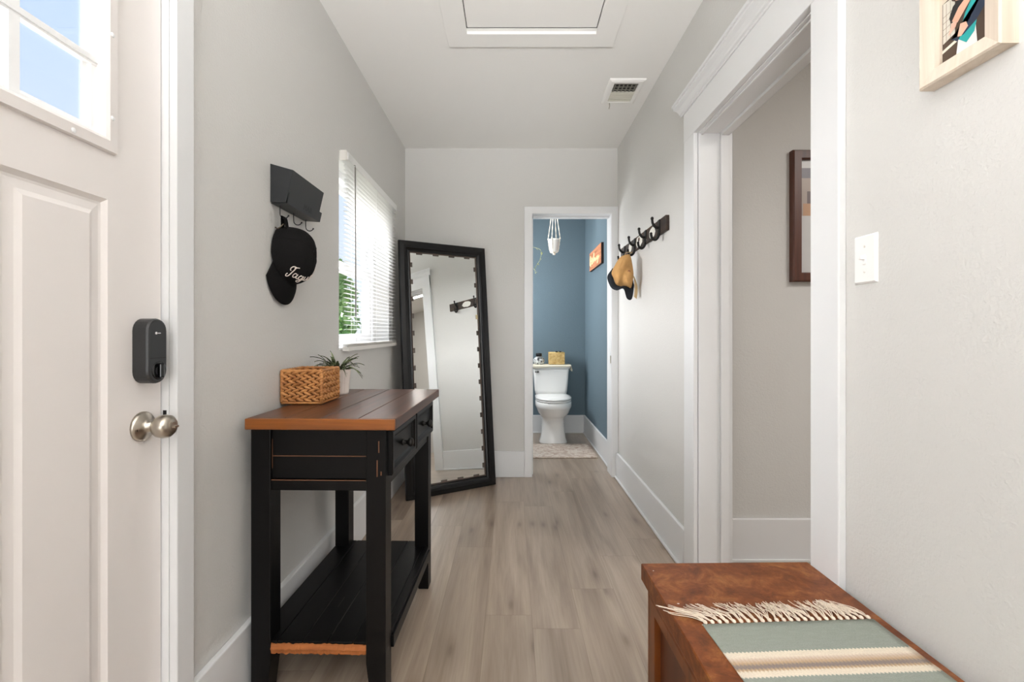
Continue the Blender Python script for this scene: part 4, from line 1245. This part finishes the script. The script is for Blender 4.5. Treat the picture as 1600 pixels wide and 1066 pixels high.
# tank runner
tlid = .7755
tr = thing('tank_runner', 'cream fringed cloth draped over the toilet tank lid', 'cloth', (.43, 4.98, tlid))
X0, X1, Y0, Y1 = .215, .636, 4.868, 5.06
bm = BM()
prof2 = []
def cloth_sheet(rows):
    loft(bm, rows, 0, False, False, closed=False)
cols = []
for k in range(25):
    t = k/24; x = X0+(X1-X0)*t
    sag = .006*math.sin(t*9)
    drop = .030-.014*t+sag*.5
    cols.append([Vector((x, Y1, tlid+.002)), Vector((x, 4.95, tlid+.003)), Vector((x, Y0+.002, tlid+.003)), Vector((x, Y0-.003, tlid-.001)), Vector((x, Y0-.004, tlid-drop))])
for dz in (.003, -.004, -.02, -.035):
    xx = X1+.003+(.006 if dz < -.01 else 0)
    cols.append([Vector((xx, Y1, tlid+dz)), Vector((xx+.003, 4.95, tlid+dz)), Vector((xx, Y0+.002, tlid+dz)), Vector((xx, Y0-.003, tlid+dz-.001)), Vector((xx, Y0-.004, tlid+dz-.004))])
loft(bm, cols, 0, False, False, closed=False)
obj('cloth', bm, 'cream_cloth', tr, solid=.0025, smooth=True)
bm = BM(); rnd = random.Random(3)
for k in range(26):
    y = Y0+(Y1-Y0)*k/25
    tube(bm, catmull([(X1+.010, y, tlid-.033), (X1+.013+rnd.uniform(0, .006), y+rnd.uniform(-.004, .004), tlid-.048), (X1+.011+rnd.uniform(-.004, .008), y+rnd.uniform(-.006, .006), tlid-.064)], 3), .0018, 5)
obj('fringe', bm, 'cream_cloth', tr)
# jar
jr = thing('ceramic_jar', 'round black and white ceramic jar with black lid on the tank', 'jar', (.300, 4.965, tlid+.0045))
bm = BM(); lathe(bm, [(.001, 0), (.042, 0), (.056, .012), (.064, .034), (.060, .056), (.044, .074), (.028, .082), (.022, .085)], (.300, 4.965, tlid+.0045), 'Z', 28)
obj('jar_body', bm, 'jar', jr, smooth=True)
bm = BM(); lathe(bm, [(.026, .084), (.033, .088), (.033, .116), (.028, .122), (.001, .123)], (.300, 4.965, tlid+.0045), 'Z', 24)
obj('jar_lid', bm, 'black_bottle', jr, smooth=False, bevel=.002)
# small basket with bottles
sb = thing('woven_basket', 'pale seagrass basket on the toilet tank', 'basket', (.49, 4.975, tlid+.0045))
sX0, sX1, sY0, sY1, sZ = .412, .572, 4.90, 5.04, tlid+.006
bm = BM(); weave_box(bm, sX0, sX1, sY0, sY1, sZ+.004, sZ+.124, 6, .005, 8, 7); obj('weave', bm, 'seagrass', sb)
bm = BM()
box(bm, sX0, sX0+.003, sY0, sY1, sZ, sZ+.125); box(bm, sX1-.003, sX1, sY0, sY1, sZ, sZ+.125); box(bm, sX0, sX1, sY0, sY0+.003, sZ, sZ+.125); box(bm, sX0, sX1, sY1-.003, sY1, sZ, sZ+.125); box(bm, sX0, sX1, sY0, sY1, sZ, sZ+.003)
obj('basket_shell', bm, 'seagrass', sb)
bm = BM()
pts = [(sX0, sY0), (sX1, sY0), (sX1, sY1), (sX0, sY1), (sX0, sY0)]
for a, b_ in zip(pts, pts[1:]): tube(bm, [(a[0], a[1], sZ+.127), (b_[0], b_[1], sZ+.127)], .005, 8)
obj('rim_cord', bm, 'seagrass', sb)
for k, (x_, lab) in enumerate(((.493, 'small black bottle standing in the left of the seagrass basket'), (.532, 'small black bottle standing in the right of the seagrass basket'))):
    bt = thing('bottle', lab, 'bottle', (x_, 4.96, sZ+.004), group='bottles in the seagrass basket')
    bm = BM(); lathe(bm, [(.001, 0), (.016, 0), (.016, .10), (.010, .112), (.008, .118)], (x_, 4.96, sZ+.004), 'Z', 16); obj('bottle_body', bm, 'black_bottle', bt, smooth=True)
    bm = BM(); lathe(bm, [(.011, .118), (.0125, .121), (.0125, .136), (.010, .139), (.001, .139)], (x_, 4.96, sZ+.004), 'Z', 16); obj('bottle_cap', bm, 'black_bottle', bt)

# hanging planter
hp = thing('hanging_planter', 'small white pot in a macrame hanger below the bathroom ceiling', 'planter', (.432, 4.6, 1.942))
px_, py_, pz_ = .432, 4.6, 1.942
bm = BM(); lathe(bm, [(.001, 0), (.038, 0), (.046, .008), (.057, .115), (.0595, .125), (.055, .125), (.052, .11), (.001, .108)], (px_, py_, pz_), 'Z', 28)
obj('pot', bm, 'white_pot', hp, smooth=True)
bm = BM()
for k in range(4):
    a = PI/4+.35+k*PI/2; c, s_ = math.cos(a), math.sin(a)
    path = [(px_+.003*c, py_+.003*s_, pz_-.01), (px_+.042*c, py_+.042*s_, pz_+.004), (px_+.062*c, py_+.062*s_, pz_+.12), (px_+.060*c, py_+.060*s_, pz_+.16), (px_+.024*c, py_+.024*s_, pz_+.40), (px_+.002*c, py_+.002*s_, pz_+.575)]
    pts = catmull(path, 14)
    tube(bm, pts, [.0042*(1+.35*math.sin(i*1.5)) for i in range(len(pts))], 7)
    ell(bm, (px_+.062*c, py_+.062*s_, pz_+.13), (.009, .009, .009), u=8, v=6)
tube(bm, [(px_, py_, pz_+.57), (px_, py_, ZC-.004)], .004, 7)
lathe(bm, [(.013, -.03), (.016, -.02), (.006, .0)], (px_, py_, pz_), 'Z', 10)
obj('macrame_hanger', bm, 'macrame', hp)
bm = BM(); tube(bm, [(px_, py_, ZC), (px_, py_, ZC-.02), (px_+.01, py_, ZC-.03), (px_+.006, py_, ZC-.04), (px_-.004, py_, ZC-.034)], .002, 6)
obj('ceiling_hook', bm, 'nickel', hp)
# trailing vine strand beside the door
vn = thing('trailing_vine', 'thin pale vine strand trailing down the bathroom wall at the door edge', 'vine', (.19, 4.9, 1.55))
bm = BM(); path = catmull([(-.02, 5.0, ZC-.002), (.0, 5.04, 2.3), (.03, 5.06, 2.15), (.20, 5.02, 2.08), (.32, 4.98, 2.03), (.315, 4.96, 1.93), (.275, 4.96, 1.86), (.258, 4.96, 1.82), (.262, 4.96, 1.77)], 6)
tube(bm, path, .0022, 6); obj('stem', bm, 'vine', vn)
bm = BM(); rnd = random.Random(9)
for i, q in enumerate(path):
    if i % 4 == 2:
        r_ = Matrix.Rotation(rnd.uniform(0, 6.28), 4, 'Z') @ Matrix.Rotation(rnd.uniform(.6, 1.4), 4, 'X')
        ell(bm, q+Vector((rnd.uniform(-.012, .012), 0, -.008)), (.012, .017, .0012), r_, 8, 5)
obj('leaves', bm, 'vine', vn)
# wall sign
sg = thing('wall_sign', 'orange wooden plank sign with cream script on the blue bathroom wall', 'sign', (XR, 4.39, 1.752))
bm = BM(); box(bm, XR-.022, XR, 4.09, 4.70, 1.752, 1.94)
bd = obj('sign_board', bm, 'dark_edge', sg, bevel=.002)
bm = BM()
for k in range(4): box(bm, XR-.0235, XR-.0215, 4.094, 4.696, 1.756+k*.0455, 1.756+k*.0455+.0442)
obj('plank_face', bm, 'sign_wood', bd)
bm = BM()
# cream brush script, reading from the far end towards the camera
strokes = [[(.02, .2), (.05, .85), (.09, .95), (.08, .5), (.06, .2), (.10, .1), (.16, .3)], [(.04, .5), (.14, .55)],
           [(.20, .35), (.27, .55), (.25, .72), (.20, .55), (.22, .25), (.30, .22), (.36, .45)],
           [(.36, .3), (.42, .9), (.46, .98), (.44, .6), (.40, .25), (.48, .5), (.54, .52), (.52, .3), (.58, .28)],
           [(.60, .5), (.58, .3), (.66, .3), (.70, .55), (.69, .3), (.76, .3)], [(.78, .55), (.76, .3), (.84, .35), (.86, .55), (.84, .1), (.76, -.05), (.8, .1), (.95, .4)]]
for st_ in strokes:
    pts = catmull([(0, 4.66-u*.52, 1.785+v_*.115) for u, v_ in st_], 5)
    tube(bm, [(XR-.0238, q.y, q.z) for q in pts], .006, 6)
obj('painted_script', bm, plain('cream_sign_paint', lin(246, 226, 176), .6), bd)
# bath rug
bm = BM(); n = 24
rings = []
pts_o = []
x0_, x1_, y0_, y1_ = .10, .772, 4.065, 4.565
rows = []
for j in range(17):
    y = y0_+(y1_-y0_)*j/16
    rows.append([Vector((x0_+(x1_-x0_)*i/20, y+.004*noise.noise(Vector((i*.3, j*.3, 0))), .007+.0015*noise.noise(Vector((i*.9, j*.9, 2))))) for i in range(21)])
loft(bm, rows, 0, False, False, closed=False)
rug = obj('bath_rug', bm, 'rug', solid=.010, smooth=True)
tag(rug, 'flat faded pinkish bath rug in front of the toilet', 'rug')

# ================================================================== OUTSIDE
o = struct('ground_outside', bx(-40, -1.0, -20, 40, -.5, -.35), 'grass')
def shrub(label, x, y, h, r, seed):
    t = thing('shrub', label, 'shrub', (x, y, -.35), group='shrubs beyond the hall window')
    bm = BM(); tube(bm, [(x, y, -.36), (x+.02, y, h*.4), (x, y+.02, h*.8)], [.06, .045, .015], 8); obj('trunk', bm, 'bark', t)
    bm = BM(); rnd = random.Random(seed)
    for k in range(2600):
        u = rnd.uniform(-1, 1); a = rnd.uniform(0, 2*PI); rad = rnd.uniform(.35, 1)**.5
        w = math.sqrt(1-u*u)
        c = Vector((x+r*rad*w*math.cos(a), y+r*rad*w*math.sin(a), (h-.35)/2+.1+rad*u*(h+.25)/2))
        c += Vector((noise.noise(c*1.3), noise.noise(c*1.3+Vector((9, 0, 0))), noise.noise(c*1.3+Vector((0, 9, 0)))))*.25
        d = Vector((rnd.gauss(0, 1), rnd.gauss(0, 1), rnd.gauss(0, 1))).normalized(); e = d.orthogonal().normalized()
        L = rnd.uniform(.05, .10)
        bm.faces.new([bm.verts.new(c-d*L), bm.verts.new(c+e*L*.45), bm.verts.new(c+d*L), bm.verts.new(c-e*L*.45)])
    obj('foliage', bm, 'shrub', t)
shrub('tall green shrub outside the window, nearest the fence', -3.35, 7.9, 2.5, .62, 1)
shrub('broad green shrub outside the window, behind the tall one', -4.75, 10.6, 3.3, .95, 2)
shrub('low green shrub in front of the others outside the window', -2.62, 6.5, 1.25, .42, 3)
fn = thing('board_fence', 'white board fence outside the hall window', 'fence', (-1.8, 8.6, -.35))
bm = BM()
for k in range(12):
    box(bm, -2.85+k*.15, -2.85+k*.15+.142, 8.6, 8.62, -.3, 1.85)
obj('boards', bm, 'fence', fn)
for zz in (0, 1.5): obj('rail', bx(-2.85, -1.05, 8.62, 8.66, zz, zz+.09), 'fence', fn)
for xx in (-2.85, -1.95, -1.15):
    obj('post', bx(xx, xx+.09, 8.66, 8.75, -.36, 1.9), 'fence', fn)
